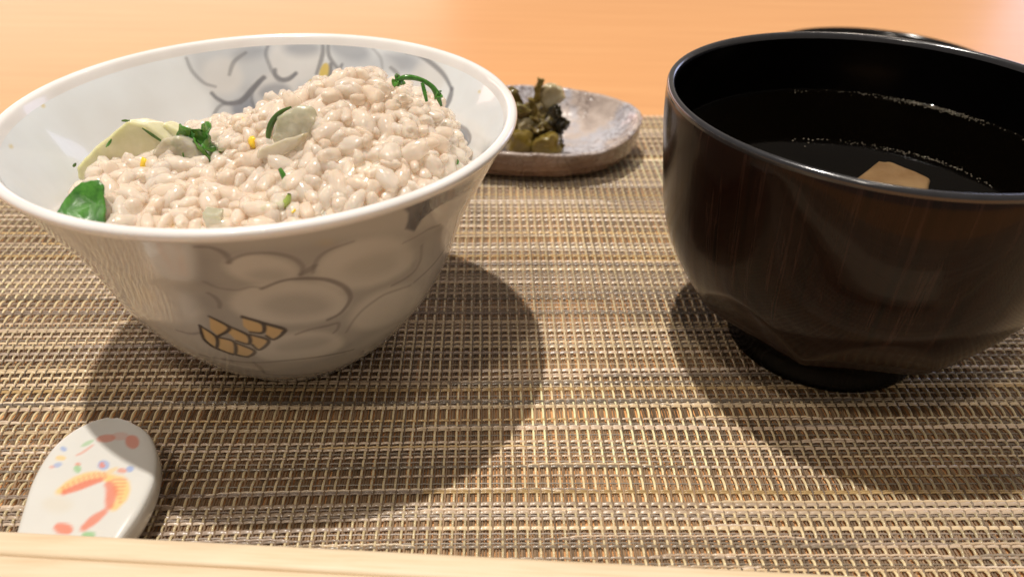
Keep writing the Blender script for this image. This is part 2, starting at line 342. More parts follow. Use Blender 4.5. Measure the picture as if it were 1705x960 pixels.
 ('s','ink',0.75,0.95,[(-94.8,40.8),(-91.1,37.7),(-91.6,35.9),(-95.3,33.6)]),
 ('s','ink',0.75,0.95,[(-86.2,40.7),(-81.7,38.3),(-82.3,35.0),(-85.6,35.4)]),
 ('s','ink',0.75,0.95,[(-81.2,38.3),(-76.3,35.3),(-79.8,32.1),(-81.7,33.7)]),
 ('s','ink',0.75,0.95,[(-99.1,37.0),(-96.1,33.1),(-98.5,28.5),(-100.5,31.5)]),
 ('s','ink',0.75,0.95,[(-91.0,37.7),(-86.6,34.2),(-87.5,30.8),(-90.6,32.1)]),
 ('s','ink',0.75,0.95,[(-85.9,34.4),(-81.5,31.8),(-85.2,28.2),(-86.6,30.6)]),
 ('s','ink',0.75,0.95,[(-95.5,33.1),(-91.5,31.5),(-93.9,25.9),(-97.8,28.1)]),
 ('s','ink',0.75,0.95,[(-91.2,31.2),(-86.8,27.8),(-89.9,25.1),(-93.1,26.0)]),
 ('s','ink',0.8,0.95,[(-99.1,37.0),(-100.5,31.5),(-98.7,28.2),(-93.3,25.7),(-90.0,24.8)]),
 ('s','ink',0.8,0.95,[(-86.1,41.1),(-81.6,38.5),(-76.3,35.3),(-77.1,34.4)]),
 ('f','blue',0.9,0.95,[(-50.4,68.8),(-47.5,68.5),(-42.7,67.4),(-37.4,66.8),(-28.6,64.7),(-22.0,61.0),(-32.2,62.6),(-37.9,62.7),(-41.0,61.8),(-42.4,60.7),(-43.1,57.3),(-46.6,59.8),(-46.8,62.5),(-47.5,65.1)]),
 ('f','blue',2,0.4,[(-47.3,69.4),(-28.6,65.9),(-18.2,58.8),(-40.9,63.7)]),
 ('s','line',1.0,0.5,[(-20.2,60.9),(-16.2,53.6),(-14.0,43.3),(-23.4,38.7),(-35.1,36.7)])]
PAINT_IN=[('f','iwash',5,0.55,[(127.7,69.1),(98.5,69.7),(100.0,54.2),(112.4,49.4),(126.9,48.2),(124.2,56.5),(127.5,61.3)]),
 ('f','iwash',5,0.55,[(50.9,69.9),(60.6,62.2),(65.6,61.5),(80.9,60.0),(96.7,52.9),(112.6,49.4),(115.2,57.2)]),
 ('f','ipale',3,0.8,[(114.4,58.3),(115.6,57.1),(117.3,56.2),(119.3,55.9),(121.4,56.0),(123.2,56.6),(124.7,57.7),(125.6,59.0),(126.0,60.5),(125.7,62.0),(124.8,63.3),(123.6,64.5),(121.9,65.2),(120.1,65.6),(118.3,65.5),(116.6,65.0),(115.2,64.0),(114.1,62.7),(113.6,61.2),(113.7,59.7),(114.4,58.3)]),
 ('f','ipale',3,0.8,[(88.0,63.4),(88.4,61.5),(89.6,59.8),(91.7,58.4),(94.3,57.5),(97.1,57.3),(99.9,57.6),(102.3,58.6),(104.1,60.0),(105.0,61.8),(105.1,63.7),(104.4,65.5),(103.0,67.2),(101.1,68.4),(98.8,69.2),(96.3,69.4),(93.8,69.1),(91.5,68.3),(89.7,67.0),(88.4,65.3),(88.0,63.4)]),
 ('f','igrey',4,0.7,[(88.8,66.5),(89.0,65.8),(89.8,65.1),(91.1,64.6),(92.7,64.3),(94.5,64.2),(96.2,64.3),(97.8,64.7),(99.0,65.2),(99.7,65.8),(99.9,66.5),(99.6,67.2),(98.8,67.7),(97.5,68.2),(96.0,68.5),(94.3,68.6),(92.6,68.5),(91.1,68.2),(89.8,67.7),(89.0,67.1),(88.8,66.5)]),
 ('f','ipale',3,0.7,[(96.9,56.0),(97.3,54.8),(98.5,53.8),(100.2,53.0),(102.4,52.5),(104.7,52.5),(107.0,52.8),(108.9,53.5),(110.3,54.4),(111.1,55.6),(111.2,56.8),(110.6,57.9),(109.4,58.9),(107.7,59.6),(105.7,60.0),(103.5,60.1),(101.4,59.8),(99.5,59.2),(98.0,58.3),(97.1,57.2),(96.9,56.0)]),
 ('f','igrey',2.5,0.8,[(98.7,55.2),(99.0,54.5),(99.8,53.8),(101.1,53.2),(102.7,52.8),(104.4,52.7),(106.2,52.8),(107.7,53.1),(108.9,53.7),(109.6,54.3),(109.8,55.0),(109.5,55.7),(108.6,56.4),(107.4,56.9),(105.9,57.2),(104.2,57.4),(102.5,57.3),(101.0,57.0),(99.8,56.5),(99.0,55.9),(98.7,55.2)]),
 ('f','igrey',2.5,0.9,[(111.7,52.7),(111.7,51.8),(112.2,51.0),(113.0,50.3),(114.1,49.8),(115.3,49.4),(116.6,49.4),(117.9,49.6),(118.8,50.0),(119.5,50.6),(119.8,51.3),(119.7,52.1),(119.2,52.9),(118.4,53.6),(117.3,54.1),(116.1,54.4),(114.9,54.5),(113.7,54.4),(112.7,54.0),(112.0,53.4),(111.7,52.7)]),
 ('f','igrey',2.5,0.9,[(112.1,51.0),(112.4,50.3),(113.0,49.7),(113.9,49.2),(114.9,49.0),(116.0,49.0),(117.0,49.2),(117.8,49.7),(118.4,50.2),(118.6,50.9),(118.5,51.7),(118.2,52.3),(117.5,52.9),(116.6,53.3),(115.7,53.6),(114.7,53.6),(113.7,53.4),(112.9,53.0),(112.3,52.4),(112.0,51.7),(112.1,51.0)]),
 ('f','igrey',4,0.7,[(73.0,65.6),(73.5,64.7),(74.7,64.0),(76.4,63.5),(78.5,63.4),(80.7,63.5),(82.9,64.0),(84.7,64.8),(86.0,65.7),(86.7,66.7),(86.8,67.7),(86.2,68.5),(85.1,69.1),(83.6,69.5),(81.7,69.6),(79.6,69.4),(77.4,69.0),(75.6,68.3),(74.1,67.5),(73.2,66.5),(73.0,65.6)]),
 ('f','igrey',4,0.6,[(67.7,66.1),(60.7,67.4),(53.1,65.9),(53.2,62.2),(61.6,62.7)]),
 ('f','igrey',4,0.6,[(105.3,66.3),(105.5,65.7),(106.2,65.1),(107.3,64.6),(108.6,64.3),(110.1,64.1),(111.6,64.0),(112.9,64.2),(114.0,64.5),(114.6,65.0),(114.8,65.5),(114.6,66.1),(113.9,66.6),(112.8,67.1),(111.5,67.4),(110.1,67.6),(108.6,67.7),(107.3,67.5),(106.3,67.2),(105.6,66.8),(105.3,66.3)]),
 ('f','ipale',3,0.7,[(43.8,62.1),(44.6,60.7),(46.0,59.5),(47.9,58.6),(50.1,58.1),(52.2,58.2),(54.2,58.7),(55.7,59.6),(56.7,60.9),(57.0,62.3),(56.7,63.7),(55.9,65.1),(54.6,66.2),(52.9,67.0),(51.0,67.3),(49.0,67.3),(47.2,66.8),(45.5,66.0),(44.3,64.9),(43.7,63.5),(43.8,62.1)]),
 ('f','ochre2',0.6,0.95,[(85.7,59.6),(85.9,58.8),(86.3,58.0),(86.8,57.4),(87.4,57.0),(88.0,56.9),(88.5,57.1),(89.0,57.6),(89.3,58.2),(89.4,59.1),(89.3,59.9),(89.1,60.8),(88.7,61.5),(88.2,62.1),(87.7,62.5),(87.1,62.6),(86.6,62.4),(86.1,61.9),(85.8,61.3),(85.7,60.5),(85.7,59.6)]),
 ('f','ochre2',0.6,0.95,[(90.6,55.7),(90.9,55.1),(91.3,54.5),(91.8,54.1),(92.3,53.8),(92.9,53.8),(93.3,54.0),(93.7,54.4),(93.9,54.9),(93.9,55.6),(93.8,56.3),(93.5,56.9),(93.1,57.5),(92.6,57.9),(92.1,58.1),(91.6,58.2),(91.1,58.0),(90.7,57.6),(90.5,57.1),(90.5,56.4),(90.6,55.7)]),
 ('f','ochre2',0.8,0.8,[(83.3,58.8),(83.5,58.3),(83.8,57.9),(84.1,57.6),(84.5,57.4),(84.8,57.4),(85.1,57.5),(85.4,57.8),(85.5,58.2),(85.5,58.6),(85.4,59.1),(85.3,59.6),(85.0,60.0),(84.7,60.3),(84.3,60.5),(84.0,60.5),(83.6,60.4),(83.4,60.1),(83.3,59.7),(83.2,59.3),(83.3,58.8)]),
 ('s','iline',0.7,0.6,[(128.4,66.6),(128.1,63.2),(125.9,59.8),(122.8,58.3)]),
 ('s','iline',0.8,0.7,[(111.4,65.9),(115.3,63.9),(117.6,60.8)]),
 ('s','iline',1.1,0.9,[(124.5,56.8),(123.2,55.1),(120.0,53.4),(115.2,53.8),(111.5,56.2),(107.1,59.2)]),
 ('s','iline',0.7,0.6,[(127.1,47.6),(126.6,50.6),(123.2,53.2),(119.1,53.6)]),
 ('s','iline',0.7,0.6,[(110.6,56.7),(112.3,54.4),(112.1,51.3)]),
 ('s','iline',0.7,0.6,[(103.7,68.4),(105.5,65.5),(105.0,62.5),(103.6,59.6),(100.1,58.0),(96.9,59.7)]),
 ('s','iline',0.9,0.8,[(88.4,68.3),(88.2,65.3),(89.1,62.2),(90.2,59.7)]),
 ('s','iline',0.8,0.8,[(86.7,67.7),(86.2,64.4),(83.0,61.2),(81.9,62.4)]),
 ('s','iline',0.6,0.4,[(73.6,67.9),(69.5,65.3),(68.0,62.4)]),
 ('s','iline',1.1,0.85,[(60.6,67.7),(56.6,67.7),(50.5,66.4),(44.5,64.7),(39.2,62.3)]),
 ('s','iline',1.7,0.85,[(39.2,62.3),(38.5,60.3),(38.6,57.4)]),
 ('s','iline',0.9,0.7,[(65.2,63.1),(61.8,61.7)]),
 ('s','iline',0.6,0.5,[(110.8,56.7),(108.9,58.4),(106.7,58.9)]),
 ('s','iline',1.3,0.8,[(116.3,53.3),(111.7,56.2),(107.4,59.1)]),
 ('s','iline',1.2,0.8,[(103.4,60.9),(103.5,59.5),(102.0,58.2),(99.3,58.4),(96.9,59.8)]),
 ('s','iline',1,0.9,[(85.6,62.3),(85.7,59.2),(87.9,56.7),(89.8,57.6)]),
 ('s','iline',1,0.9,[(91.0,57.8),(90.6,55.4),(92.3,53.8)]),
 ('s','iline',1.2,0.8,[(29.5,55.5),(22.7,56.0),(17.6,55.2),(18.8,52.2),(12.4,51.1)]),
 ('f','igrey',1.2,1,[(29.4,55.4),(22.5,55.9),(18.3,54.9),(19.1,51.4),(22.8,51.4)]),
 ('f','igrey',1.2,1,[(19.5,51.6),(14.9,52.3),(11.6,51.3),(18.0,48.9)]),
 ('f','ochre2',0.8,0.6,[(174.2,66.8),(174.7,66.6),(175.3,66.7),(175.5,66.9),(175.3,67.2),(174.8,67.4),(174.3,67.3),(174.0,67.1),(174.2,66.8)]),
 ('f','ochre2',0.8,0.6,[(-164.1,65.3),(-163.3,65.3),(-162.6,65.5),(-162.3,65.8),(-162.7,66.0),(-163.5,66.0),(-164.2,65.8),(-164.4,65.6),(-164.1,65.3)]),
 ('f','ochre2',0.6,0.6,[(29.8,69.7),(29.6,69.4),(29.9,69.2),(30.5,69.2),(31.0,69.3),(31.2,69.6),(30.9,69.8),(30.3,69.8),(29.8,69.7)]),
 ('f','ochre2',0.6,0.6,[(2.4,69.2),(2.0,69.0),(2.6,68.7),(3.7,68.3),(4.7,68.2),(5.0,68.4),(4.4,68.8),(3.3,69.1),(2.4,69.2)]),
 ('f','ochre2',0.6,0.6,[(25.5,65.6),(25.4,65.3),(25.9,65.1),(26.5,65.0),(27.0,65.1),(27.1,65.4),(26.6,65.7),(26.0,65.7),(25.5,65.6)])]
PAINT_REST=[('f','red',0.7,0.75,[(-91.9,134.1),(-91.8,133.7),(-92.0,133.4),(-92.3,133.0),(-92.8,132.8),(-93.5,132.6),(-94.1,132.6),(-94.8,132.7),(-95.4,132.8),(-95.9,133.1),(-96.2,133.5),(-96.3,133.9),(-96.1,134.2),(-95.8,134.6),(-95.2,134.8),(-94.6,135.0),(-94.0,135.0),(-93.3,135.0),(-92.7,134.8),(-92.2,134.5),(-91.9,134.1)]),
 ('f','red',0.7,0.85,[(-85.3,132.0),(-85.3,131.5),(-85.5,131.1),(-85.8,130.8),(-86.3,130.7),(-87.0,130.9),(-87.5,131.2),(-88.1,131.6),(-88.6,132.2),(-89.0,132.9),(-89.2,133.5),(-89.2,134.1),(-89.0,134.5),(-88.6,134.8),(-88.1,134.8),(-87.5,134.7),(-86.9,134.4),(-86.3,133.9),(-85.8,133.3),(-85.5,132.7),(-85.3,132.0)]),
 ('f','red',0.8,0.35,[(-88.6,134.5),(-88.6,134.2),(-88.8,133.8),(-89.2,133.5),(-89.7,133.4),(-90.4,133.3),(-91.2,133.3),(-91.8,133.5),(-92.4,133.7),(-92.9,134.1),(-93.2,134.4),(-93.3,134.8),(-93.0,135.1),(-92.7,135.4),(-92.1,135.6),(-91.5,135.7),(-90.7,135.7),(-90.0,135.5),(-89.4,135.2),(-89.0,134.9),(-88.6,134.5)]),
 ('f','green',0.7,0.6,[(-96.7,133.2),(-96.7,133.0),(-96.7,132.7),(-96.9,132.4),(-97.1,132.0),(-97.4,131.7),(-97.8,131.4),(-98.2,131.2),(-98.5,131.1),(-98.7,131.1),(-98.9,131.2),(-99.0,131.4),(-98.9,131.7),(-98.8,132.0),(-98.6,132.3),(-98.3,132.7),(-97.9,133.0),(-97.5,133.2),(-97.2,133.3),(-96.9,133.3),(-96.7,133.2)]),
 ('s','red',0.35,0.5,[(-98.6,128.7),(-97.7,129.5),(-96.4,131.6)]),
 ('f','blu2',0.6,0.7,[(-101.7,129.9),(-101.7,129.7),(-101.8,129.6),(-101.9,129.5),(-102.2,129.5),(-102.5,129.6),(-102.7,129.7),(-103.0,129.9),(-103.2,130.1),(-103.4,130.3),(-103.5,130.6),(-103.5,130.8),(-103.4,130.9),(-103.2,131.0),(-103.0,131.0),(-102.8,130.9),(-102.5,130.8),(-102.2,130.6),(-101.9,130.4),(-101.8,130.1),(-101.7,129.9)]),
 ('f','yel',0.5,0.7,[(-100.8,127.6),(-100.7,127.4),(-100.8,127.2),(-100.9,127.0),(-101.2,126.9),(-101.6,126.9),(-101.9,126.9),(-102.4,127.0),(-102.8,127.1),(-103.0,127.3),(-103.2,127.6),(-103.2,127.8),(-103.2,128.0),(-103.0,128.2),(-102.7,128.3),(-102.4,128.3),(-101.9,128.3),(-101.5,128.2),(-101.2,128.1),(-100.9,127.8),(-100.8,127.6)]),
 ('f','blu2',0.6,0.6,[(-100.9,126.0),(-100.8,125.8),(-100.8,125.6),(-100.8,125.3),(-101.0,125.1),(-101.2,124.9),(-101.4,124.8),(-101.7,124.8),(-101.9,124.8),(-102.3,124.9),(-102.5,125.1),(-102.6,125.3),(-102.6,125.5),(-102.6,125.8),(-102.4,126.0),(-102.2,126.2),(-101.9,126.3),(-101.6,126.3),(-101.4,126.3),(-101.1,126.2),(-100.9,126.0)]),
 ('f','red',0.5,0.5,[(-102.1,125.0),(-101.9,124.9),(-102.1,124.7),(-102.2,124.6),(-102.3,124.6),(-102.5,124.5),(-102.7,124.5),(-102.9,124.6),(-103.1,124.7),(-103.3,124.8),(-103.4,125.0),(-103.4,125.1),(-103.4,125.2),(-103.3,125.3),(-103.1,125.4),(-102.9,125.4),(-102.7,125.4),(-102.5,125.3),(-102.3,125.2),(-102.2,125.1),(-102.1,125.0)]),
 ('f','red',0.5,0.7,[(-96.6,126.0),(-96.5,125.8),(-96.6,125.7),(-96.6,125.6),(-96.8,125.5),(-96.9,125.4),(-97.1,125.5),(-97.3,125.5),(-97.5,125.7),(-97.8,125.8),(-97.9,126.0),(-97.9,126.2),(-97.9,126.3),(-97.8,126.4),(-97.7,126.5),(-97.4,126.6),(-97.2,126.5),(-97.0,126.5),(-96.9,126.3),(-96.7,126.2),(-96.6,126.0)]),
 ('f','green',0.6,0.75,[(-95.8,124.7),(-95.7,124.3),(-95.7,124.0),(-95.7,123.8),(-95.9,123.6),(-96.1,123.6),(-96.4,123.6),(-96.7,123.8),(-97.0,124.0),(-97.3,124.3),(-97.5,124.6),(-97.7,125.0),(-97.7,125.3),(-97.5,125.6),(-97.4,125.7),(-97.2,125.8),(-96.9,125.7),(-96.6,125.6),(-96.3,125.3),(-96.0,125.0),(-95.8,124.7)]),
 ('f','blu2',0.6,0.7,[(-89.8,126.0),(-89.7,125.6),(-89.7,125.2),(-89.9,124.8),(-90.2,124.6),(-90.5,124.5),(-91.1,124.6),(-91.5,124.8),(-92.0,125.1),(-92.3,125.5),(-92.6,125.9),(-92.7,126.4),(-92.7,126.8),(-92.6,127.1),(-92.3,127.4),(-91.9,127.4),(-91.5,127.4),(-91.0,127.2),(-90.5,126.9),(-90.1,126.5),(-89.8,126.0)]),
 ('f','red',0.5,0.8,[(-90.8,126.0),(-90.8,125.7),(-90.7,125.5),(-90.8,125.3),(-91.0,125.2),(-91.2,125.1),(-91.5,125.2),(-91.7,125.3),(-91.9,125.5),(-92.1,125.7),(-92.3,126.0),(-92.3,126.2),(-92.3,126.4),(-92.3,126.6),(-92.2,126.8),(-92.0,126.8),(-91.7,126.8),(-91.5,126.7),(-91.3,126.5),(-91.1,126.2),(-90.8,126.0)]),
 ('f','blu2',0.6,0.8,[(-83.7,125.2),(-83.6,124.9),(-83.5,124.6),(-83.6,124.4),(-83.7,124.1),(-83.9,124.0),(-84.3,123.9),(-84.6,124.0),(-84.8,124.1),(-85.1,124.3),(-85.3,124.5),(-85.4,124.8),(-85.5,125.1),(-85.4,125.3),(-85.3,125.6),(-85.1,125.7),(-84.8,125.8),(-84.5,125.7),(-84.1,125.6),(-83.9,125.4),(-83.7,125.2)]),
 ('f','red',0.5,0.7,[(-85.0,124.3),(-85.0,124.0),(-85.0,123.9),(-85.2,123.7),(-85.5,123.7),(-85.8,123.7),(-86.2,123.7),(-86.6,123.8),(-87.0,124.0),(-87.2,124.2),(-87.3,124.5),(-87.3,124.7),(-87.2,124.9),(-87.1,125.0),(-86.8,125.1),(-86.3,125.1),(-86.0,125.0),(-85.6,124.9),(-85.3,124.7),(-85.1,124.5),(-85.0,124.3)]),
 ('s','yel',0.9,0.6,[(-89.3,123.0),(-88.8,124.1),(-88.0,124.9)]),
 ('s','yel',1.7,0.8,[(-97.5,118.5),(-96.4,120.6),(-94.2,122.3),(-91.1,123.0),(-88.5,122.2)]),
 ('s','yel',2.0,0.85,[(-87.7,122.2),(-85.3,121.2),(-83.6,118.8),(-82.9,116.2),(-83.5,114.6)]),
 ('s','red',1.3,0.9,[(-96.3,118.2),(-94.5,119.3),(-92.5,120.6),(-90.1,121.7)]),
 ('s','red',1.5,0.85,[(-87.6,120.6),(-86.0,118.7),(-85.4,116.7),(-84.8,114.7)]),
 ('s','red',1.5,0.85,[(-88.1,109.7),(-86.9,111.4),(-85.5,113.1)]),
 ('f','red',0.8,0.85,[(-90.4,109.1),(-90.3,108.7),(-90.5,108.4),(-90.8,108.1),(-91.4,108.0),(-92.0,108.0),(-92.7,108.1),(-93.5,108.3),(-94.0,108.7),(-94.5,109.1),(-94.8,109.5),(-94.8,109.9),(-94.7,110.2),(-94.4,110.5),(-93.9,110.6),(-93.2,110.6),(-92.5,110.5),(-91.8,110.3),(-91.2,110.0),(-90.7,109.6),(-90.4,109.1)]),
 ('f','green',0.7,0.85,[(-85.1,108.0),(-85.0,107.7),(-85.1,107.5),(-85.3,107.3),(-85.7,107.1),(-86.1,107.0),(-86.6,107.0),(-87.1,107.1),(-87.5,107.3),(-87.8,107.5),(-88.0,107.7),(-88.1,108.0),(-88.0,108.3),(-87.8,108.5),(-87.4,108.6),(-87.0,108.7),(-86.6,108.7),(-86.0,108.6),(-85.6,108.5),(-85.3,108.3),(-85.1,108.0)]),
 ('s','red',0.18,0.5,[(-97.5,119.5),(-96.4,118.1)]),
 ('s','red',0.18,0.5,[(-96.8,120.3),(-95.7,118.9)]),
 ('s','red',0.18,0.5,[(-96.0,121.1),(-94.8,119.7)]),
 ('s','red',0.18,0.5,[(-95.1,121.9),(-94.0,120.4)]),
 ('s','red',0.18,0.5,[(-94.3,122.5),(-93.2,121.0)]),
 ('s','red',0.18,0.5,[(-93.4,123.0),(-92.2,121.5)]),
 ('s','red',0.18,0.5,[(-92.3,123.4),(-91.3,121.9)]),
 ('s','red',0.18,0.5,[(-91.3,123.7),(-90.1,122.2)]),
 ('s','red',0.18,0.5,[(-90.1,123.8),(-89.0,122.3)]),
 ('s','red',0.18,0.5,[(-87.1,121.9),(-84.1,121.9)]),
 ('s','red',0.18,0.5,[(-86.3,120.9),(-83.9,120.8)]),
 ('s','red',0.18,0.5,[(-85.7,119.8),(-83.7,119.8)]),
 ('s','red',0.18,0.5,[(-85.0,118.8),(-83.4,118.7)]),
 ('s','red',0.18,0.5,[(-84.3,117.7),(-83.2,117.7)]),
 ('s','red',0.18,0.5,[(-83.5,116.7),(-83.0,116.6)]),
 ('s','red',0.18,0.5,[(-82.9,115.7),(-82.7,115.6)]),
 ('f','tan',2.5,0.25,[(-93.2,115.0),(-93.0,114.3),(-93.3,113.8),(-93.8,113.3),(-94.5,113.0),(-95.5,112.9),(-96.5,113.0),(-97.5,113.2),(-98.5,113.7),(-99.3,114.2),(-99.7,114.8),(-100.0,115.4),(-99.7,116.0),(-99.2,116.5),(-98.5,116.8),(-97.5,116.9),(-96.4,116.8),(-95.4,116.6),(-94.4,116.1),(-93.7,115.6),(-93.2,115.0)])]

def paint(P, C, items, conv, vary=0.0):
    """P (n,2) positions in mm on the surface, C (n,3) colours painted in place"""
    for kind, cname, wd, al, pts in items:
        Q = conv(np.array(pts, float)); c = np.array(PC[cname])
        if kind == 's': wd = wd * (0.62 if cname != 'iline' else .7) if 'line' in cname or cname == 'ink' else wd
        pad = wd * 2 + 2
        lo, hi = Q.min(0) - pad, Q.max(0) + pad
        idx = np.where(((P > lo) & (P < hi)).all(1))[0]
        if not len(idx): continue
        q = P[idx]
        A = Q[:-1] if kind == 's' else Q
        B = Q[1:] if kind == 's' else np.roll(Q, -1, 0)
        if kind == 's' and len(Q) > 2:   # smooth the stroke
            R = resample(Q, max(0.6, wd)); A, B = R[:-1], R[1:]
        best = np.full(len(q), 1e9); tt = np.zeros(len(q)); inside = np.zeros(len(q), bool)
        for k, (a, b) in enumerate(zip(A, B)):
            d = b - a; L = d @ d + 1e-9
            t = np.clip(((q - a) @ d) / L, 0, 1)
            dd = np.hypot(*(q - (a + t[:, None] * d)).T)
            upd = dd < best; best[upd] = dd[upd]; tt[upd] = (k + t[upd]) / len(A)
            if kind == 'f':
                cr = ((a[1] > q[:, 1]) != (b[1] > q[:, 1]))
                xx = d[0] * (q[:, 1] - a[1]) / (d[1] + 1e-12) + a[0]
                inside ^= cr & (q[:, 0] < xx)
        if kind == 's':
            wv = wd * 0.5 * (0.55 + 0.6 * np.sin(np.pi * np.clip(tt, 0.08, 0.95)))
            m = np.clip(1 - (best - wv) / (0.35 + 0.3 * wd), 0, 1)
        else:
            sd = np.where(inside, best, -best)
            m = np.clip(0.5 + sd / wd, 0, 1); m = m * m * (3 - 2 * m)
        m = (m * al)[:, None]
        C[idx] = C[idx] * (1 - m) + c * m

# ================================================================== SETTING
def build_table():
    V = [(-2500, -300, 0), (2500, -300, 0), (2500, 2200, 0), (-2500, 2200, 0)]
    bm = bmesh.new()
    bmesh.ops.create_cube(bm, size=1)
    for v in bm.verts: v.co = Vector((v.co.x * 5.0, v.co.y * 2.4 + 1.17, v.co.z * 0.04 - 0.02))
    me = bpy.data.meshes.new('table'); bm.to_mesh(me); bm.free()
    o = link('table', me, MT['table']); o.location.z = -1.72 * MM
    tag(o, 'glossy pale orange wooden table under the woven placemat', None, None, 'structure')
build_table()

# ------------------------------------------------------------------ placemat
def strip(paths_xyz, wdir, width, thick, arch):
    """paths (n, m, 3) mm; wdir 0 = strand width lies along x, 1 = along y. arch list of (w,h)"""
    n, m, _ = paths_xyz.shape; k = len(arch)
    V = np.repeat(paths_xyz[:, :, None, :], k, 2)
    for j, (a, h_) in enumerate(arch):
        V[:, :, j, wdir] += a * width
        V[:, :, j, 2] += h_ * thick
    base = np.arange(n * m).reshape(n, m)
    a = base[:, :-1].ravel(); b = base[:, 1:].ravel()
    F = []
    for j in range(k - 1):
        f = np.stack([a * k + j, b * k + j, b * k + j + 1, a * k + j + 1], 1)
        F.append(f if wdir == 1 else f[:, ::-1])
    return V.reshape(-1, 3), np.concatenate(F)

def snoise(x, y, seed=0):
    r = np.random.default_rng(seed); out = 0
    for i in range(7):
        ax, ay, ph = r.uniform(-1, 1), r.uniform(-1, 1), r.uniform(0, 6.28)
        out = out + np.sin(ax * x + ay * y + ph)
    return out / 3.5

def build_mat():
    PX = 2.8
    X0, X1, Y0, Y1 = -238.0, 216.0, 44.0, 358.0
    ncol = int((X1 - X0) / PX)
    xa = X0 + PX * (np.arange(ncol) + 0.5)
    # major rows
    ys = []; y = Y0
    while y < Y1 - 1.2:
        ys.append(y)
        y += rng.choice([1.9, 2.5, 2.9, 3.6, 4.9], p=[.14, .27, .26, .18, .15]) * rng.uniform(.93, 1.07)
    ys.append(Y1)
    ys = np.array(ys); nr = len(ys)
    yaw = lambda x, y: 0.0 * x
    wander = lambda x, y: (0.8 * snoise(x / 30., y / 14., 3) + .35 * snoise(x / 11., y / 9., 4)) * np.clip((Y1 - y) / 25., 0, 1)
    def rowy(y, x): return y + wander(x, y) + yaw(x, y)
    root = empty('placemat', (0, 0, 0), 'woven beige and brown vinyl placemat lying on the table under the dishes', 'placemat')
    root.rotation_euler.z = 0.035
    root.location = (0.362 * math.sin(0.035) , 0.361 - 0.3595, -1.72 * MM)
    arch5 = [(-.5, -.5), (-.38, .25), (0, .5), (.38, .25), (.5, -.5)]
    arch4 = [(-.5, -.4), (-.25, .45), (.25, .45), (.5, -.4)]
    arch3 = [(-.5, -.4), (0, .5), (.5, -.4)]
    gap = np.diff(ys)
    yseq = []; kind = []
    for i in range(nr):
        yseq.append(ys[i]); kind.append(0)
        if i < nr - 1:
            yseq += [ys[i] + gap[i] * 0.28, ys[i] + gap[i] * .55, ys[i] + gap[i] * .80]; kind += [1, 2, 3]
    yseq = np.array(yseq); kind = np.array(kind); m = len(yseq)
    zA = np.choose(kind, [0.50, 1.12, 1.34, 1.12])
    # ---- bright main warp
    Xg = xa[:, None] + 0.10 * snoise(np.arange(ncol)[:, None] * 1.7, yseq[None] / 9., 5)
    Yg = rowy(yseq[None], xa[:, None])
    Pth = np.stack([Xg, Yg, np.broadcast_to(zA, Xg.shape) + 0.05 * snoise(Xg / 3, Yg / 3, 8)], -1)
    V, F = strip(Pth, 0, 0.62, 0.42, arch4)
    cA = np.array([0.92, 0.76, 0.45])[None, None] * (0.84 + 0.22 * snoise(Xg / 17., Yg / 11., 11)[..., None]) * rng.uniform(.85, 1.1, (ncol, 1, 1))
    band = np.clip(0.5 + 0.9 * snoise(Xg / 60., Yg / 6.5, 21), 0, 1)[..., None]
    cA = cA * (0.72 + 0.38 * band)
    VC = np.repeat(np.clip(cA, .05, .88)[:, :, None, :], 4, 2).reshape(-1, 3)
    o = link('warp_strands', mesh_np('warp', V, F, True, VC), MT['strand'], root); tag(o, kind='stuff')
    # ---- fine brown warp between
    sel = (kind == 0) | (kind == 2)
    y2 = yseq[sel]; k2 = kind[sel]
    cols = (xa[:, None] + np.array([0.70, 1.36, 1.98])[None]).ravel(); cols = cols[cols < X1]
    cols = cols + rng.uniform(-.12, .12, len(cols))
    Xb = cols[:, None] + 0.16 * snoise(np.arange(len(cols))[:, None] * 2.3, y2[None] / 5., 6)
    Yb = rowy(y2[None], cols[:, None])
    first = (np.arange(len(cols)) % 3 == 0)[:, None]
    Zb = np.where(k2 == 0, np.where(first, 1.34, .50), np.where(first, .55, 0.66)) + 0.06 * snoise(Xb, Yb, 9)
    V, F = strip(np.stack([Xb, Yb, Zb], -1), 0, 0.52, 0.34, arch3)
    cB = np.array([0.25, 0.165, 0.095])[None, None] * (0.85 + .35 * snoise(Xb / 9., Yb / 7., 13)[..., None]) * rng.uniform(.65, 1.35, (len(cols), 1, 1))
    VC = np.repeat(np.clip(cB, .03, .6)[:, :, None, :], 3, 2).reshape(-1, 3)
    o = link('fine_warp_strands', mesh_np('fine_warp', V, F, True, VC), MT['thin'], root); tag(o, kind='stuff')
    # ---- weft
    pal = np.array([(.74, .58, .44), (.80, .63, .42), (.78, .64, .52), (.58, .45, .32), (.44, .35, .29), (.32, .26, .20), (.72, .50, .24), (.82, .68, .52)]) * np.array([.90, .90, .87])
    ppal = np.array([.2, .14, .16, .15, .12, .07, .07, .09])
    nx = ncol * 4 + 1; xs = X0 + (PX / 4) * np.arange(nx)
    ph = np.arange(nx) % 4       # 2 = on the A warp, 0 = middle of the gap
    def row_colour():
        c = np.zeros((nx, 3)); k = 0
        while k < nx:
            L = int(rng.exponential(260)) + 40
            c[k:k + L] = pal[rng.choice(len(pal), p=ppal)] * rng.uniform(.8, 1.12); k += L
        return c
    zc = np.choose(ph, [1.16, 1.22, 1.14, 0.92])
    R, W, T, CC = [], [], [], []
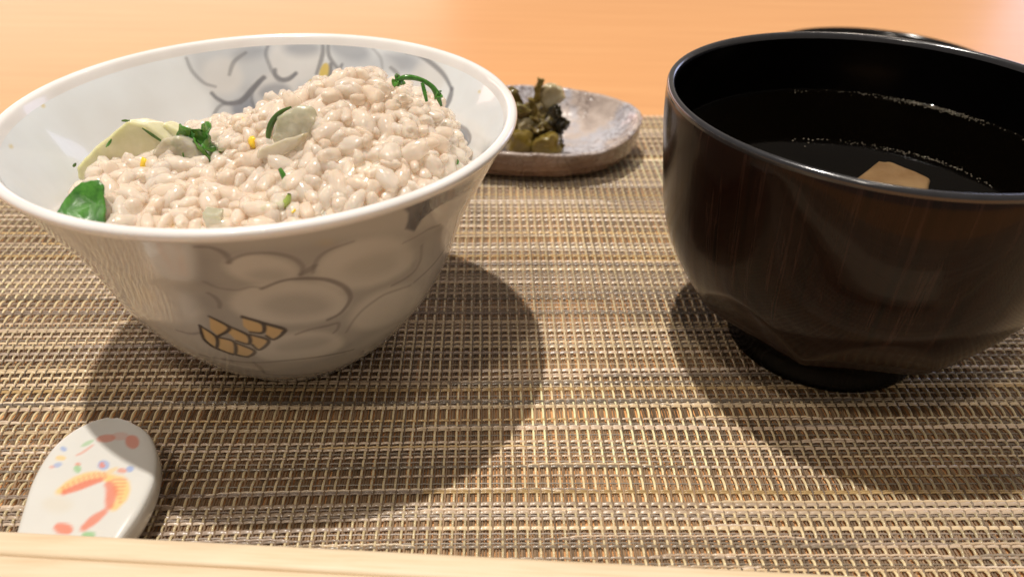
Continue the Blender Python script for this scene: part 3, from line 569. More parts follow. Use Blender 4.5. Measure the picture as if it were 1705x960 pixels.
    for i in range(nr):
        wd = rng.choice([.52, .78, 1.12], p=[.4, .35, .25])
        yy = rowy(np.full(nx, ys[i]), xs)
        c = row_colour() * rng.choice([.72, .9, 1.0, 1.12], p=[.2, .25, .35, .2])
        z = zc.copy()
        if wd < .6 and rng.random() < .5:       # a pair of thin yarns side by side
            for dy in (-.27, .30):
                R.append(np.stack([xs, yy + dy + .05 * snoise(xs / 8., i + dy, 31), z], 1)); W.append(.42); CC.append(c * rng.uniform(.88, 1.08))
        else:
            R.append(np.stack([xs, yy, z], 1)); W.append(wd); CC.append(c)
    R = np.array(R); W = np.array(W)
    V, F = strip(R, 1, W[:, None], 0.36, arch4)
    VC = np.repeat(np.array(CC)[:, :, None, :], 4, 2).reshape(-1, 3)
    o = link('weft_strands', mesh_np('weft', V, F, True, VC), MT['strand'], root); tag(o, kind='stuff')
    # ---- thin weft halfway (over the main warp, under the fine one)
    pick = rng.random(nr - 1) < .6
    ym = (ys[:-1] + gap * .55)[pick]; nx2 = ncol * 2 + 1; xs2 = X0 + PX / 2 * np.arange(nx2)
    zz = np.where(np.arange(nx2) % 2 == 0, 0.98, 0.78)
    Yr = rowy(ym[:, None], xs2[None])
    R2 = np.stack([np.broadcast_to(xs2, Yr.shape), Yr, np.broadcast_to(zz, Yr.shape)], -1)
    V, F = strip(R2, 1, 0.42, 0.30, arch3)
    cc = pal[rng.choice([3, 4, 5, 5, 4, 5], len(ym))][:, None] * 0.8 * np.ones((1, nx2, 1))
    o = link('thin_weft_strands', mesh_np('thin_weft', V, F, True, np.repeat(cc[:, :, None, :], 3, 2).reshape(-1, 3)), MT['thin'], root); tag(o, kind='stuff')
    # ---- short inlaid yarns that start and stop
    Vs, Fs, Cs, off = [], [], [], 0
    for _ in range(170):
        i = rng.integers(2, nr - 4); c0 = rng.integers(0, nx - 60); L = int(rng.integers(24, 150)); c1 = min(nx, c0 + L)
        sl = slice(c0, c1); xx = xs[sl]; n = len(xx)
        t = np.minimum(np.arange(n), np.arange(n)[::-1]) / 7.
        off_y = 0.62 * np.clip(t, 0, 1) + .12
        yy = rowy(np.full(n, ys[i]), xx) + off_y
        z = zc[sl] + .10 * np.clip(t, 0, 1)
        v, f = strip(np.stack([xx, yy, z], 1)[None], 1, rng.choice([.42, .55]), .34, arch4)
        Vs.append(v); Fs.append(f + off); off += len(v)
        Cs.append(np.tile(pal[rng.choice(len(pal), p=ppal)] * rng.uniform(.9, 1.15), (len(v), 1)))
    o = link('short_weft_strands', mesh_np('short_weft', np.concatenate(Vs), np.concatenate(Fs), True, np.concatenate(Cs)), MT['strand'], root); tag(o, kind='stuff')
build_mat()
MATZ = 0.0

# ================================================================== RICE BOWL
BX, BY = -61.63, 185.88
OUT = [(0.0, 21.2), (.5, 22.4), (2.5, 24.4), (5, 27), (9.9, 31.8), (14.9, 35.6), (19.8, 39), (24.8, 41.8), (29.7, 44.0), (34.7, 45.8), (39.7, 47.4), (44.6, 49.2), (49.6, 51.4), (54.5, 54), (59.5, 56.6), (64.4, 59.3), (67.3, 61.0)]
INN = [(5.5, 0.2), (6, 12), (9, 24), (14.9, 32.3), (19.8, 35.8), (24.8, 38.6), (29.7, 40.9), (34.7, 42.8), (39.7, 44.5), (44.6, 46.4), (49.6, 48.7), (54.5, 51.3), (59.5, 54), (64.4, 56.8), (67.3, 58.6)]
LIP = [(67.3, 61.0), (68.2, 61.75), (69.1, 62.0), (69.8, 61.6), (70.1, 60.8), (69.8, 59.9), (69.0, 59.35), (67.3, 58.6)]
def inner_r(z):
    a = np.array(INN); return np.interp(z, a[:, 0], a[:, 1])

def build_bowl():
    root = empty('rice_bowl', (BX, BY, 0), 'white porcelain bowl with grey painted petals and gold scales, full of rice', 'bowl')
    # theta sampling: dense towards the near side for the outside, the far side for the inside
    def thetas(lo, hi, dn, rest):
        a = np.radians(np.linspace(lo, hi, dn)); b = np.radians(np.linspace(hi, lo + 360, rest + 2)[1:-1]); return np.r_[a, b]
    uconv = lambda P: np.stack([np.asarray(P)[:, 0] * 0.87, np.asarray(P)[:, 1] * 1.18], 1)
    def wall(prof, th, items, base, wob):
        V, F = lathe(prof, 0, th)
        deg = np.degrees(np.repeat(th, len(prof))); deg = (deg + 180) % 360 - 180
        C = np.tile(np.array(base), (len(V), 1))
        for o_ in (0, 360):
            paint(uconv(np.stack([deg + o_, V[:, 2]], 1)), C, items, uconv)
        # hand-thrown unevenness
        rr = 1 + wob * (np.sin(2 * np.radians(deg) + 1) * .6 + np.sin(3 * np.radians(deg) + .4) * .3)
        V[:, 0] *= rr; V[:, 1] *= rr
        return V, F, C
    th = thetas(-200, 30, 620, 60)
    V1, F1, C1 = wall(resample(OUT, 0.36), th, PAINT_OUT, (0.52, 0.505, 0.48), .004)
    thi = thetas(-30, 215, 560, 60)
    V2, F2, C2 = wall(resample(INN[6:], 0.38), thi, PAINT_IN, (0.77, 0.82, 0.86), .004)
    V2b, F2b, C2b = wall(resample(INN[:7], 3), np.radians(np.arange(0, 360, 4)), [], (0.77, 0.80, 0.83), .004)
    V3, F3, C3 = wall(resample(LIP, .35), np.radians(np.arange(0, 360, 1.2)), [], (0.88, 0.87, 0.87), .004)
    Vs, Fs, Cs, off = [], [], [], 0
    for V, F, C, flip in ((V1, F1, C1, 0), (V2, F2, C2, 1), (V2b, F2b, C2b, 1), (V3, F3, C3, 0)):
        Vs.append(V); Fs.append((F[:, ::-1] if flip else F) + off); Cs.append(C); off += len(V)
    link('bowl_body', mesh_np('bowl_body', np.concatenate(Vs), np.concatenate(Fs), True, np.concatenate(Cs)), MT['porc'], root)
    V, F = lathe(resample([(6, 17), (1, 17.5), (-.15, 18.6), (-.2, 20.0), (0.05, 21.3), (.4, 21.2)], .5), 160)
    link('foot_ring', mesh_np('foot', V, F, True, np.tile((.70, .66, .60), (len(V), 1))), MT['porc'], root)
build_bowl()

# ------------------------------------------------------------------ rice
def hfield(x, y):
    b = 59.3 - 0.34 * np.clip(y - 188, 0, 99) * np.clip((-55 - x) / 15., 0, 1)
    b = b + 14.6 * np.exp(-((x + 38) ** 2 / (2 * 18.0 ** 2) + (y - 187) ** 2 / (2 * 19.0 ** 2)))
    r = np.hypot(x - BX, y - BY)
    b = b - np.clip(r - 41.0, 0, 20) ** 1.5 * 0.26 - np.clip(-100.5 - x, 0, 20) ** 1.3 * 0.9
    b = b - .5 * np.clip(x + 19, 0, 20) ** 1.2
    b = b - 3.0 * np.exp(-((x + 96) ** 2 / 60. + (y - 181) ** 2 / 50.))
    b = b + 2.1 * snoise(x / 5.0, y / 5.0, 41) + .8 * snoise(x / 2.0, y / 2.0, 42)
    return b

def grain_mesh(seed, nu=14, nv=10, bump_=0.26):
    r = np.random.default_rng(seed)
    V = []; L, w1, w2 = r.uniform(2.5, 3.4), r.uniform(1.6, 2.05), r.uniform(1.5, 1.85)
    bend = r.uniform(-.5, .5)
    for j in range(nv + 1):
        ph_ = math.pi * j / nv
        for i in range(nu):
            t = 2 * math.pi * i / nu
            s_ = math.sin(ph_) ** .8
            x = -math.cos(ph_) * L; y_ = math.cos(t) * s_ * w1; z = math.sin(t) * s_ * w2
            k = 1 + bump_ * noise.noise(Vector((x * .6 + seed * 7.1, y_ * .8, z * .8)))
            V.append((x * k, y_ * k + bend * (x / L) ** 2, z * k))
    V = np.array(V)
    F = []
    for j in range(nv):
        for i in range(nu):
            i2 = (i + 1) % nu
            F.append((j * nu + i, j * nu + i2, (j + 1) * nu + i2, (j + 1) * nu + i))
    return V, np.array(F)

def build_rice():
    root = empty('rice_mound', (BX, BY, 0), 'heaped mound of glossy sticky pale pink rice filling the painted bowl', 'rice')
    # underlying body of rice
    nr_, nt = 70, 200
    V = [];
    for i in range(nt):
        t = 2 * np.pi * i / nt
        for j in range(nr_ + 1):
            r = 50 * j / nr_
            x, y = BX + r * np.cos(t), BY + r * np.sin(t)
            z = float(hfield(x, y)) - 0.9 + .5 * noise.noise(Vector((x, y, 0)) * .45)
            rm = float(inner_r(z)) - .4
            if r > rm: x, y = BX + rm * np.cos(t), BY + rm * np.sin(t)
            V.append((x - BX, y - BY, z))
    link('rice_bed', mesh_np('rice_bed', np.array(V), grid_faces(nt, nr_ + 1, True)), MT['rice'], root)
    # grains
    pts = []
    cell = {}
    def ok(p, d):
        k = (int(p[0] // 3), int(p[1] // 3), int(p[2] // 3))
        for a in range(-1, 2):
            for b in range(-1, 2):
                for c in range(-1, 2):
                    for q in cell.get((k[0] + a, k[1] + b, k[2] + c), ()):
                        if (p[0] - q[0]) ** 2 + (p[1] - q[1]) ** 2 + (p[2] - q[2]) ** 2 < d * d: return False
        cell.setdefault(k, []).append(p); return True
    for _ in range(16000):
        r = 49 * math.sqrt(random.random()); t = random.random() * 6.2832
        x, y = BX + r * math.cos(t), BY + r * math.sin(t)
        z = float(hfield(x, y)) + random.uniform(-1.8, 1.5)
        rr = float(inner_r(z)) - 1.7
        if r > rr: continue
        if ok((x, y, z), 2.75): pts.append((x, y, z))
    def nrm(x, y):
        e = 1.2
        return Vector((-(float(hfield(x + e, y)) - float(hfield(x - e, y))) / (2 * e), -(float(hfield(x, y + e)) - float(hfield(x, y - e))) / (2 * e), 1)).normalized()
    protos = [grain_mesh(s) for s in range(9)]
    pmesh = [mesh_np('grain', *p) for p in protos]
    for m_ in pmesh: m_.materials.append(MT['grain'])
    cpos = Vector((0, 0, 143.4))
    info = []
    for p in pts:
        n_ = nrm(p[0], p[1]); v = (cpos - Vector(p)); d = v.length
        face = n_.dot(v) / d
        info.append((-(face > -0.1) * (1.0 / d) * (1 if face > .05 else .5), p, n_))
    info.sort(key=lambda a: a[0])
    Vs, Fs, off = [], [], 0
    for k, (_, p, n_) in enumerate(info):
        tdir = Vector((random.gauss(0, 1), random.gauss(0, 1), random.gauss(0, .7)))
        tdir = (tdir - n_ * tdir.dot(n_) * .35).normalized()
        q = tdir.to_track_quat('X', 'Z').to_matrix() @ Matrix.Rotation(random.uniform(0, 6.28), 3, 'X')
        s = random.uniform(.72, 1.3); pi_ = k % 9
        if k < 300:
            o = link('rice_grain', pmesh[pi_], None, root)
            mtx = (q * s).to_4x4(); mtx.translation = Vector((p[0] - BX, p[1] - BY, p[2])) * MM
            o.matrix_local = mtx
        else:
            V, F = protos[pi_]
            V = (np.array(q) @ (V * s).T).T + np.array((p[0] - BX, p[1] - BY, p[2]))
            Vs.append(V); Fs.append(F + off); off += len(V)
    o = link('packed_grains', mesh_np('packed_grains', np.concatenate(Vs), np.concatenate(Fs)), MT['grain'], root)
    tag(o, kind='stuff')
    print('grains', len(pts))
build_rice()

# ------------------------------------------------------------------ garnish helpers
LIFT = [0.0, False]
def toward(c):
    """settle a piece of garnish on the rice: slide it until it lies in the surface, then raise it a little"""
    c = Vector(c); e = Vector((0, 0, 143.4)); d = (e - c).normalized()
    if LIFT[1]:
        L = (e - c).length
        for k in range(-60, 61):
            q = e - d * (L + k * .4)
            if math.hypot(q.x - BX, q.y - BY) < 47 and q.z < float(hfield(q.x, q.y)) + .6: c = q; break
    return c + d * LIFT[0]

def slab(name, pts, depth, mat, label, cat, group=None, bev=0.9, rough=0.25, parent=None, levels=2, seed=0):
    """closed polygon of 3-D points (mm) pushed along vector depth, bevelled and gently uneven"""
    P = [Vector(p) for p in pts]; d = Vector(depth); c = sum(P, Vector()) / len(P) + d * .5
    bm = bmesh.new()
    f = [bm.verts.new((p - c) * MM) for p in P]; b = [bm.verts.new((p + d - c) * MM) for p in P]
    bm.faces.new(f); bm.faces.new(b[::-1])
    n = len(P)
    for i in range(n): bm.faces.new((f[i], b[i], b[(i + 1) % n], f[(i + 1) % n])[::-1])
    bmesh.ops.recalc_face_normals(bm, faces=bm.faces)
    bmesh.ops.bevel(bm, geom=bm.edges[:], offset=bev * MM, segments=3, profile=.6, affect='EDGES', clamp_overlap=True)
    bmesh.ops.triangulate(bm, faces=[f for f in bm.faces if len(f.verts) > 4])
    bmesh.ops.subdivide_edges(bm, edges=[e for e in bm.edges if e.calc_length() > 1.3 * MM], cuts=2, use_grid_fill=True)
    for v in bm.verts:
        q = v.co / MM
        v.co += Vector((noise.noise(q * .5 + Vector((seed, 0, 0))), noise.noise(q * .5 + Vector((0, seed + 5, 0))), noise.noise(q * .5 + Vector((9, 0, seed))))) * rough * MM
        v.co += v.co.normalized() * noise.noise(q * 1.6) * rough * .4 * MM
    bmesh.ops.recalc_face_normals(bm, faces=bm.faces)
    for f_ in bm.faces: f_.smooth = True
    me = bpy.data.meshes.new(name); bm.to_mesh(me); bm.free()
    c = toward(c)
    o = link(name, me, mat, parent, c)
    if parent is not None: o.location = c * MM - parent.location
    else: tag(o, label, cat, group)
    return o

def tube(name, pts, rad, mat, label=None, cat=None, group=None, parent=None, flat=1.0, n=10):
    P = resample3(pts, .6); m = len(P); V = []
    for i, p in enumerate(P):
        t = (P[min(i + 1, m - 1)] - P[max(i - 1, 0)]); t /= np.linalg.norm(t) + 1e-9
        a = np.cross(t, (0, 0, 1.)); a /= np.linalg.norm(a) + 1e-9; b = np.cross(t, a)
        u = i / (m - 1); r = np.interp(u, np.linspace(0, 1, len(rad)), rad)
        for k in range(n):
            w_ = 2 * np.pi * k / n
            V.append(p + a * np.cos(w_) * r + b * np.sin(w_) * r * flat)
    V = np.array(V); c = V.mean(0)
    F = []
    for i in range(m - 1):
        for k in range(n):
            F.append((i * n + k, i * n + (k + 1) % n, (i + 1) * n + (k + 1) % n, (i + 1) * n + k))
    o = link(name, mesh_np(name, V - c, np.array(F)), mat, parent, toward(c)); c = toward(c)
    if parent is not None: o.location = Vector(c) * MM - parent.location
    else: tag(o, label, cat, group)
    return o
def resample3(pts, step):
    P = np.array(pts, float); Q = [P[0]]
    for i in range(len(P) - 1):
        p0 = P[max(i - 1, 0)]; p1 = P[i]; p2 = P[i + 1]; p3 = P[min(i + 2, len(P) - 1)]
        for t in np.linspace(0, 1, 9)[1:]:
            Q.append(0.5 * ((2 * p1) + (p2 - p0) * t + (2 * p0 - 5 * p1 + 4 * p2 - p3) * t * t + (3 * p1 - p0 - 3 * p2 + p3) * t ** 3))
    Q = np.array(Q); d = np.r_[0, np.cumsum(np.linalg.norm(np.diff(Q, axis=0), axis=1))]
    s = np.linspace(0, d[-1], max(3, int(d[-1] / step)))
    return np.stack([np.interp(s, d, Q[:, k]) for k in range(3)], 1)

def crumpled(name, centre, size, nblade, mat, label=None, cat=None, group=None, seed=0, parent=None, squash=(1, 1, 1), thick=.35):
    """wet leaves folded into a clump: several curled blades with thickness, one mesh"""
    r = random.Random(seed); bm = bmesh.new(); lay = []
    for k in range(nblade):
        L = size * r.uniform(.6, 1.0); W_ = size * r.uniform(.3, .5)
        rot = Matrix.Rotation(r.uniform(0, 6.28), 3, 'Z') @ Matrix.Rotation(r.uniform(-1.3, 1.3), 3, 'X') @ Matrix.Rotation(r.uniform(-.9, .9), 3, 'Y')
        offv = Vector((r.uniform(-.3, .3), r.uniform(-.3, .3), r.uniform(-.3, .3))) * size
        fold = r.uniform(.6, 1.5); curl = r.uniform(-1.6, 1.6); NU, NV = 12, 8
        for side in (0, 1):
            idx = []
            for i in range(NU + 1):
                u = i / NU; hw = W_ * math.sin(math.pi * min(max(u, .02), .98)) ** .7
                for j in range(NV + 1):
                    v = j / NV * 2 - 1
                    x = (u - .5) * L; y = v * hw; z = fold * abs(v) * hw * .6 + math.sin(u * 3 * curl) * L * .18
                    q = Vector((x, y, z)); q += noise.noise_vector(q * .55 + Vector((k * 3.3, seed, 0))) * size * .13
                    q.z += (thick if side else 0)
                    q = rot @ q + offv
                    q = Vector((q.x * squash[0], q.y * squash[1], q.z * squash[2]))
                    idx.append(bm.verts.new(q * MM))
            for i in range(NU):
                for j in range(NV):
                    f = (idx[i * (NV + 1) + j], idx[(i + 1) * (NV + 1) + j], idx[(i + 1) * (NV + 1) + j + 1], idx[i * (NV + 1) + j + 1])
                    bm.faces.new(f if side else f[::-1])
            lay.append(idx)
        a, b = lay[-2], lay[-1]
        ring = [i * (NV + 1) for i in range(NU + 1)] + [NU * (NV + 1) + j for j in range(1, NV + 1)] + [i * (NV + 1) + NV for i in range(NU - 1, -1, -1)] + [j for j in range(NV - 1, 0, -1)]
        for s in range(len(ring)):
            p, q = ring[s], ring[(s + 1) % len(ring)]
            bm.faces.new((a[p], a[q], b[q], b[p]))
    for f_ in bm.faces: f_.smooth = True
    me = bpy.data.meshes.new(name); bm.to_mesh(me); bm.free()
    centre = toward(centre)
    o = link(name, me, mat, parent, centre)
    if parent is not None: o.location = Vector(centre) * MM - parent.location
    else: tag(o, label, cat, group)
    return o

def flake(name, c, s, mat, label, cat, group=None, seed=0, squash=.5):
    bm = bmesh.new(); bmesh.ops.create_icosphere(bm, subdivisions=2, radius=1)
    for v in bm.verts:
        v.co *= 1 + .55 * noise.noise(v.co * 1.3 + Vector((seed * 3.1, 0, 0)))
        v.co = Vector((v.co.x * s, v.co.y * s * .7, v.co.z * s * squash)) * MM
    for f_ in bm.faces: f_.smooth = True
    me = bpy.data.meshes.new(name); bm.to_mesh(me); bm.free()
    o = link(name, me, mat, None, toward(c)); o.rotation_euler = (seed * 1.3, seed * .7, seed * 2.1)
    return tag(o, label, cat, group)

# ------------------------------------------------------------------ garnish in the rice
def build_garnish():
    LIFT[0] = 2.2
    # turnip wedge with skin slivers
    r = empty('turnip_wedge', (-97, 180, 60), 'pale yellow green turnip wedge at the left end of the rice', 'turnip')
    slab('flesh', [(-110, 179, 52.5), (-109.3, 179, 56.0), (-103, 180, 61.5), (-95.0, 182, 67.3), (-90.5, 183, 66.0), (-85.6, 183.5, 60.5), (-88, 182, 55), (-97, 180, 52)], (1.5, 7, -2), MT['turnip'], None, None, parent=r, bev=1.1, seed=2)
    tube('skin_edge', [(-91.2, 181.5, 65.6), (-88.8, 182, 63.1), (-86.2, 182.6, 60.4)], [.15, .4, .3, .15], MT['skin'], parent=r)
    tube('skin_edge', [(-109.4, 178.6, 56.4), (-108.6, 178.6, 57.2)], [.3, .4, .2], MT['skin'], parent=r)
    tube('skin_edge', [(-95.8, 181.6, 67.4), (-94.0, 181.8, 67.4)], [.2, .35, .2], MT['skin'], parent=r)
    slab('turnip_slice', [(-90, 186, 58), (-88.5, 187, 65), (-84.5, 187, 63), (-81, 186, 60), (-83, 186, 56)], (.5, 4, -1), MT['turnip'], 'small pale turnip slice tucked behind the turnip wedge', 'turnip', bev=.7, seed=8)
    slab('turnip_disc', [(-88.5, 176, 57), (-88.0, 176.5, 61.5), (-85, 177, 65), (-81, 177.5, 65.6), (-77.0, 177, 63.5), (-75, 176, 59.5), (-75.5, 175, 56)], (0, 4.5, -1.5), MT['clear'], 'translucent grey turnip disc between the yellow wedge and the dark greens', 'turnip', bev=1.4, seed=3)
    LIFT[0], LIFT[1] = 3.6, True
    slab('cucumber_slice', [(-57.2, 178, 61.5), (-58.6, 178, 65.0), (-57.0, 179, 70.0), (-52.5, 180, 72.4), (-49.5, 180, 72.0), (-48.3, 179, 68.5), (-51.5, 178, 65)], (.8, 2.6, -.6), MT['greenpale'], 'translucent pale green slice with dark skin standing in the middle of the rice', 'vegetable', bev=.8, seed=4)
    tube('green_skin_strip', [(-58.2, 177.3, 61.6), (-59.2, 177.3, 65.2), (-58.2, 178.2, 68.8), (-56.0, 179, 71.2), (-53.4, 179.6, 72.4)], [.15, .45, .5, .4, .15], MT['skin'], 'thin dark green skin strip along the standing translucent slice', 'vegetable', flat=1.6)
    slab('turnip_strip', [(-60.5, 170, 63.5), (-55, 171, 63.6), (-50.5, 172, 66.5), (-49.0, 172.5, 69), (-54, 172, 67.5), (-60, 171, 65.6)], (0.6, 3.0, -1), MT['clear'], 'slanted translucent turnip strip in front of the standing slice', 'turnip', bev=.8, seed=6)
    # greens
    crumpled('greens_clump', (-74.4, 173.5, 63.4), 9.2, 9, MT['leaf'], 'crumpled dark green leaf clump on the rice between turnip disc and rice peak', 'greens', seed=5, squash=(1, .8, 1.0))
    LIFT[0], LIFT[1] = 3.0, False
    # leaf by the left wall
    P = [(-99.5, 149.5, 58.6), (-97.0, 152, 62.2), (-93.5, 153.5, 64.6), (-90.2, 153.5, 65.4), (-88.4, 152, 64.4), (-87.8, 149.5, 60.5), (-88.3, 147, 56.5), (-94.5, 147, 56.5)]
    slab('dark_green_leaf', P, (.1, .7, -.2), MT['leaf'], 'flat dark green leaf against the left wall of the rice bowl', 'leaf', bev=.3, rough=.8, seed=11)
    # strand with branches at the peak right
    r = empty('leafy_stem', (-24, 187, 77), 'thin dark green leafy stem draped over the right of the rice peak', 'greens')
    tube('stem', [(-28.5, 185, 77.6), (-26.5, 185, 78.3), (-23.7, 185.5, 77.9), (-21.3, 186, 76.6), (-19.6, 186, 74.8), (-18.2, 186, 71.0)], [.45, .7, .55, .6, .8, .3], MT['leaf'], parent=r)
    tube('side_stem', [(-22.4, 184.5, 77.2), (-21.8, 183.5, 75.0), (-21.4, 183, 73.2)], [.45, .5, .35], MT['leaf'], parent=r)
    crumpled('stem_tip', (-28.3, 185, 77.4), 2.6, 4, MT['leaf'], seed=9, parent=r)
    crumpled('stem_leaf', (-19.2, 186, 74.2), 3.2, 3, MT['leaf'], seed=19, parent=r, squash=(.6, .8, 1.1))
    LIFT[0], LIFT[1] = 2.3, True
    crumpled('leaf_scrap', (-14.0, 171.0, 62.4), 2.4, 4, MT['leaf'], 'tiny green leaf scrap at the right edge of the rice by the rim', 'leaf', seed=12)
    tube('green_sliver', [(-51.6, 158.5, 66.6), (-50.6, 157.5, 64.6), (-50.8, 156.5, 62.0)], [.4, .65, .5, .2], MT['leaf'], 'short vertical bright green sliver low in the front of the rice', 'greens', flat=1.3)
    tube('light_green_stem', [(-54.2, 150, 61.2), (-51.5, 150, 61.6), (-48.6, 150, 62.8), (-47.8, 150.3, 64.6)], [.5, 1.1, 1.2, .5], MT['stem'], 'light yellow green stem piece lying at the front rim of the rice', 'greens', flat=.8)
    tube('small_green_fleck', [(-97.6, 174.5, 63.6), (-96.4, 174.5, 64.8), (-95.8, 174.6, 65.6)], [.1, .45, .15], MT['leaf'], 'small green fleck just below the yellow turnip wedge', 'greens')
    slab('brown_turnip_edge', [(-66.0, 147.5, 57), (-66.2, 147.5, 61.2), (-62.6, 147.5, 60.8), (-62.8, 147.5, 57)], (0, 3, 0), MT['greenpale'], 'small translucent greenish sliver sunk in the rice near the front rim', 'vegetable', bev=.5, seed=15)
    Zs = [((-61.2, 171.5, 66.6), 2.1, 'largest yellow zest piece left of the standing slice'), ((-86.6, 169, 62.0), 1.5, 'yellow zest fleck on the left rice below the turnip disc'),
          ((-57.2, 180.5, 71.0), .8, 'tiny yellow zest speck at the top of the standing slice'), ((-67.6, 186, 66.4), .7, 'tiny zest speck on the left slope of the rice peak'),
          ((-47.5, 150.5, 60.5), .6, 'zest speck beside the light green stem piece')]
    for k, (c, s, lb) in enumerate(Zs): flake('zest_fleck', c, s, MT['zest'], lb, 'zest', 'yellow zest flecks on the rice', k + 1)
build_garnish()
LIFT[0], LIFT[1] = 0.0, False

# ================================================================== SOUP BOWL
SX, SY = 92.7, 191.1
def build_soup():
    root = empty('soup_bowl', (SX, SY, 0), 'dark brown lacquered wooden soup bowl with black inside at right', 'bowl')
    OUTS = [(9.2, 26.5), (9.8, 30), (12, 34.5), (14.5, 38.0), (19, 42.0), (24, 45.0), (29, 47.6), (34, 49.6), (39, 51.0), (45, 52.0), (52, 52.8), (58, 53.5), (64, 54.1), (70, 54.4), (72.4, 54.3)]
    V, F = lathe(resample(OUTS, 0.7), 320)
    # low hand-cut facets towards the foot
    th = np.arctan2(V[:, 1], V[:, 0]); z = V[:, 2]
    w8 = np.pi / 8
    al = ((th - math.radians(-96) + w8) % (2 * w8)) - w8
    D = 1 + .03 - .10 * np.clip((40 - z) / 22, 0, 1)
    s = np.minimum(1.0, D / np.cos(al))
    V[:, 0] *= s; V[:, 1] *= s
    link('bowl_wall', mesh_np('bowl_wall', V, F), MT['lacq'], root)
    V, F = lathe(resample([(72.4, 54.3), (73.4, 54.35), (73.95, 53.9), (74.0, 53.2), (73.5, 52.5), (72.4, 52.2)], .3), 240)
    link('rim_band', mesh_np('rim_band', V, F), MT['rim'], root)
    V, F = lathe(resample([(13, 0.1), (13, 22), (18, 36), (28, 44), (40, 48.5), (55, 50.8), (66, 51.8), (72.4, 52.2)], 1.0), 160)
    link('inner_wall', mesh_np('inner_wall', V, F[:, ::-1]), MT['black'], root)
    V, F = lathe(resample([(9.6, 26.6), (8.5, 27.0), (5, 26.4), (MATZ + .3, 27.2), (MATZ, 26.6), (MATZ, 24)], .6), 160)
    link('foot_ring', mesh_np('foot_ring', V, F[:, ::-1]), MT['black'], root)
    # broth
    ZS = 56.0; RS = 50.85
    s = empty('soup', (SX, SY, ZS), 'dark clear broth with bubbles filling the lacquered soup bowl', 'soup')
    V = []; nt, nr_ = 160, 60
    for i in range(nt):
        t = 2 * np.pi * i / nt
        for j in range(nr_ + 1):
            r = RS * (1 - (1 - j / nr_) ** 2.2)
            V.append((r * np.cos(t), r * np.sin(t), 1.1 * math.exp(-(RS - r) / 1.3)))
    link('broth_surface', mesh_np('broth_surface', np.array(V), grid_faces(nt, nr_ + 1, True)), MT['soup'], s)
    # foam along the far wall and a looser bubble line in place of surface glints
    ico = bmesh.new(); bmesh.ops.create_icosphere(ico, subdivisions=1, radius=1)
    iv = np.array([v.co[:] for v in ico.verts]); if_ = np.array([[v.index for v in f.verts] for f in ico.faces]); ico.free()
    Vs, Fs, off = [], [], 0
    def bub(x, y, z, r):
        nonlocal off
        Vs.append(iv * r * np.array([1, 1, .8]) + np.array([x, y, z])); Fs.append(if_ + off); off += len(iv)
    for _ in range(420):
        a = random.gauss(50, 9) if random.random() < .85 else random.uniform(5, 98)
        a = math.radians(a); r = RS - abs(random.gauss(0, .7)) - .2
        bub(r * math.cos(a), r * math.sin(a), .9 * math.exp(-(RS - r) / 1.3) + random.uniform(0, .3), random.uniform(.10, .34))
    line_ = np.array([(78.3, 204.7), (85, 205), (97.3, 201.2), (104.7, 197), (110.7, 192.4), (114.9, 187), (118.2, 178)]) - np.array([SX, SY])
    dl = np.r_[0, np.cumsum(np.hypot(*np.diff(line_, axis=0).T))]
    for _ in range(170):
        u = random.gauss(.6, .16) if random.random() < .7 else random.uniform(0, 1); u = min(max(u, 0), 1)
        x = np.interp(u * dl[-1], dl, line_[:, 0]) + random.gauss(0, .35); y = np.interp(u * dl[-1], dl, line_[:, 1]) + random.gauss(0, .8)
        bub(x, y, .05, random.uniform(.08, .28))
    for c in [(-15.5, 13.4), (-13, 13.8), (-11.8, 13.2), (-10.8, 12.8), (-14.2, 8.5), (-9, 13.6), (-12.5, 11.0), (-16.4, 12.3)]:
        bub(c[0], c[1], .05, .34)
    o = link('foam_and_glint_bubbles', mesh_np('foam', np.concatenate(Vs), np.concatenate(Fs)), MT['bubble'], s); tag(o, kind='stuff')
    slab('tofu_piece', [(82.5, 178.5, 52.6), (96.2, 193.2, 52.6), (99.5, 192.4, 52.6), (105.9, 183.4, 52.6), (103, 177.5, 52.6), (90.9, 171.5, 52.6)], (0, 0, 2.9), MT['tofu'], 'pale tofu piece floating at the surface of the dark broth', 'tofu', bev=1.3, rough=.3, seed=1)
build_soup()

# lid left open side up behind the soup bowl
def build_lid():
    root = empty('lacquer_lid', (174, 374, -1.75), 'black lacquer lid set upside down on the table behind the soup bowl', 'lid')
    root.scale = (1.02, 1.02, 1.07)
    V, F = lathe(resample([(8, .1), (8, 20), (11, 36), (16, 46), (21, 52), (24, 54), (24.4, 53.6), (24, 53), (20, 50), (14, 43), (9.8, 32), (9.3, 18), (9.3, .1)], 1.2), 140)
    link('lid_shell', mesh_np('lid_shell', V, F), MT['black'], root)
    V, F = lathe(resample([(8.6, 19), (4, 19.6), (.1, 20), (.1, 18.4), (4, 18), (8.6, 17.5)], .8), 100)
    link('lid_foot', mesh_np('lid_foot', V, F[:, ::-1]), MT['black'], root)
build_lid()

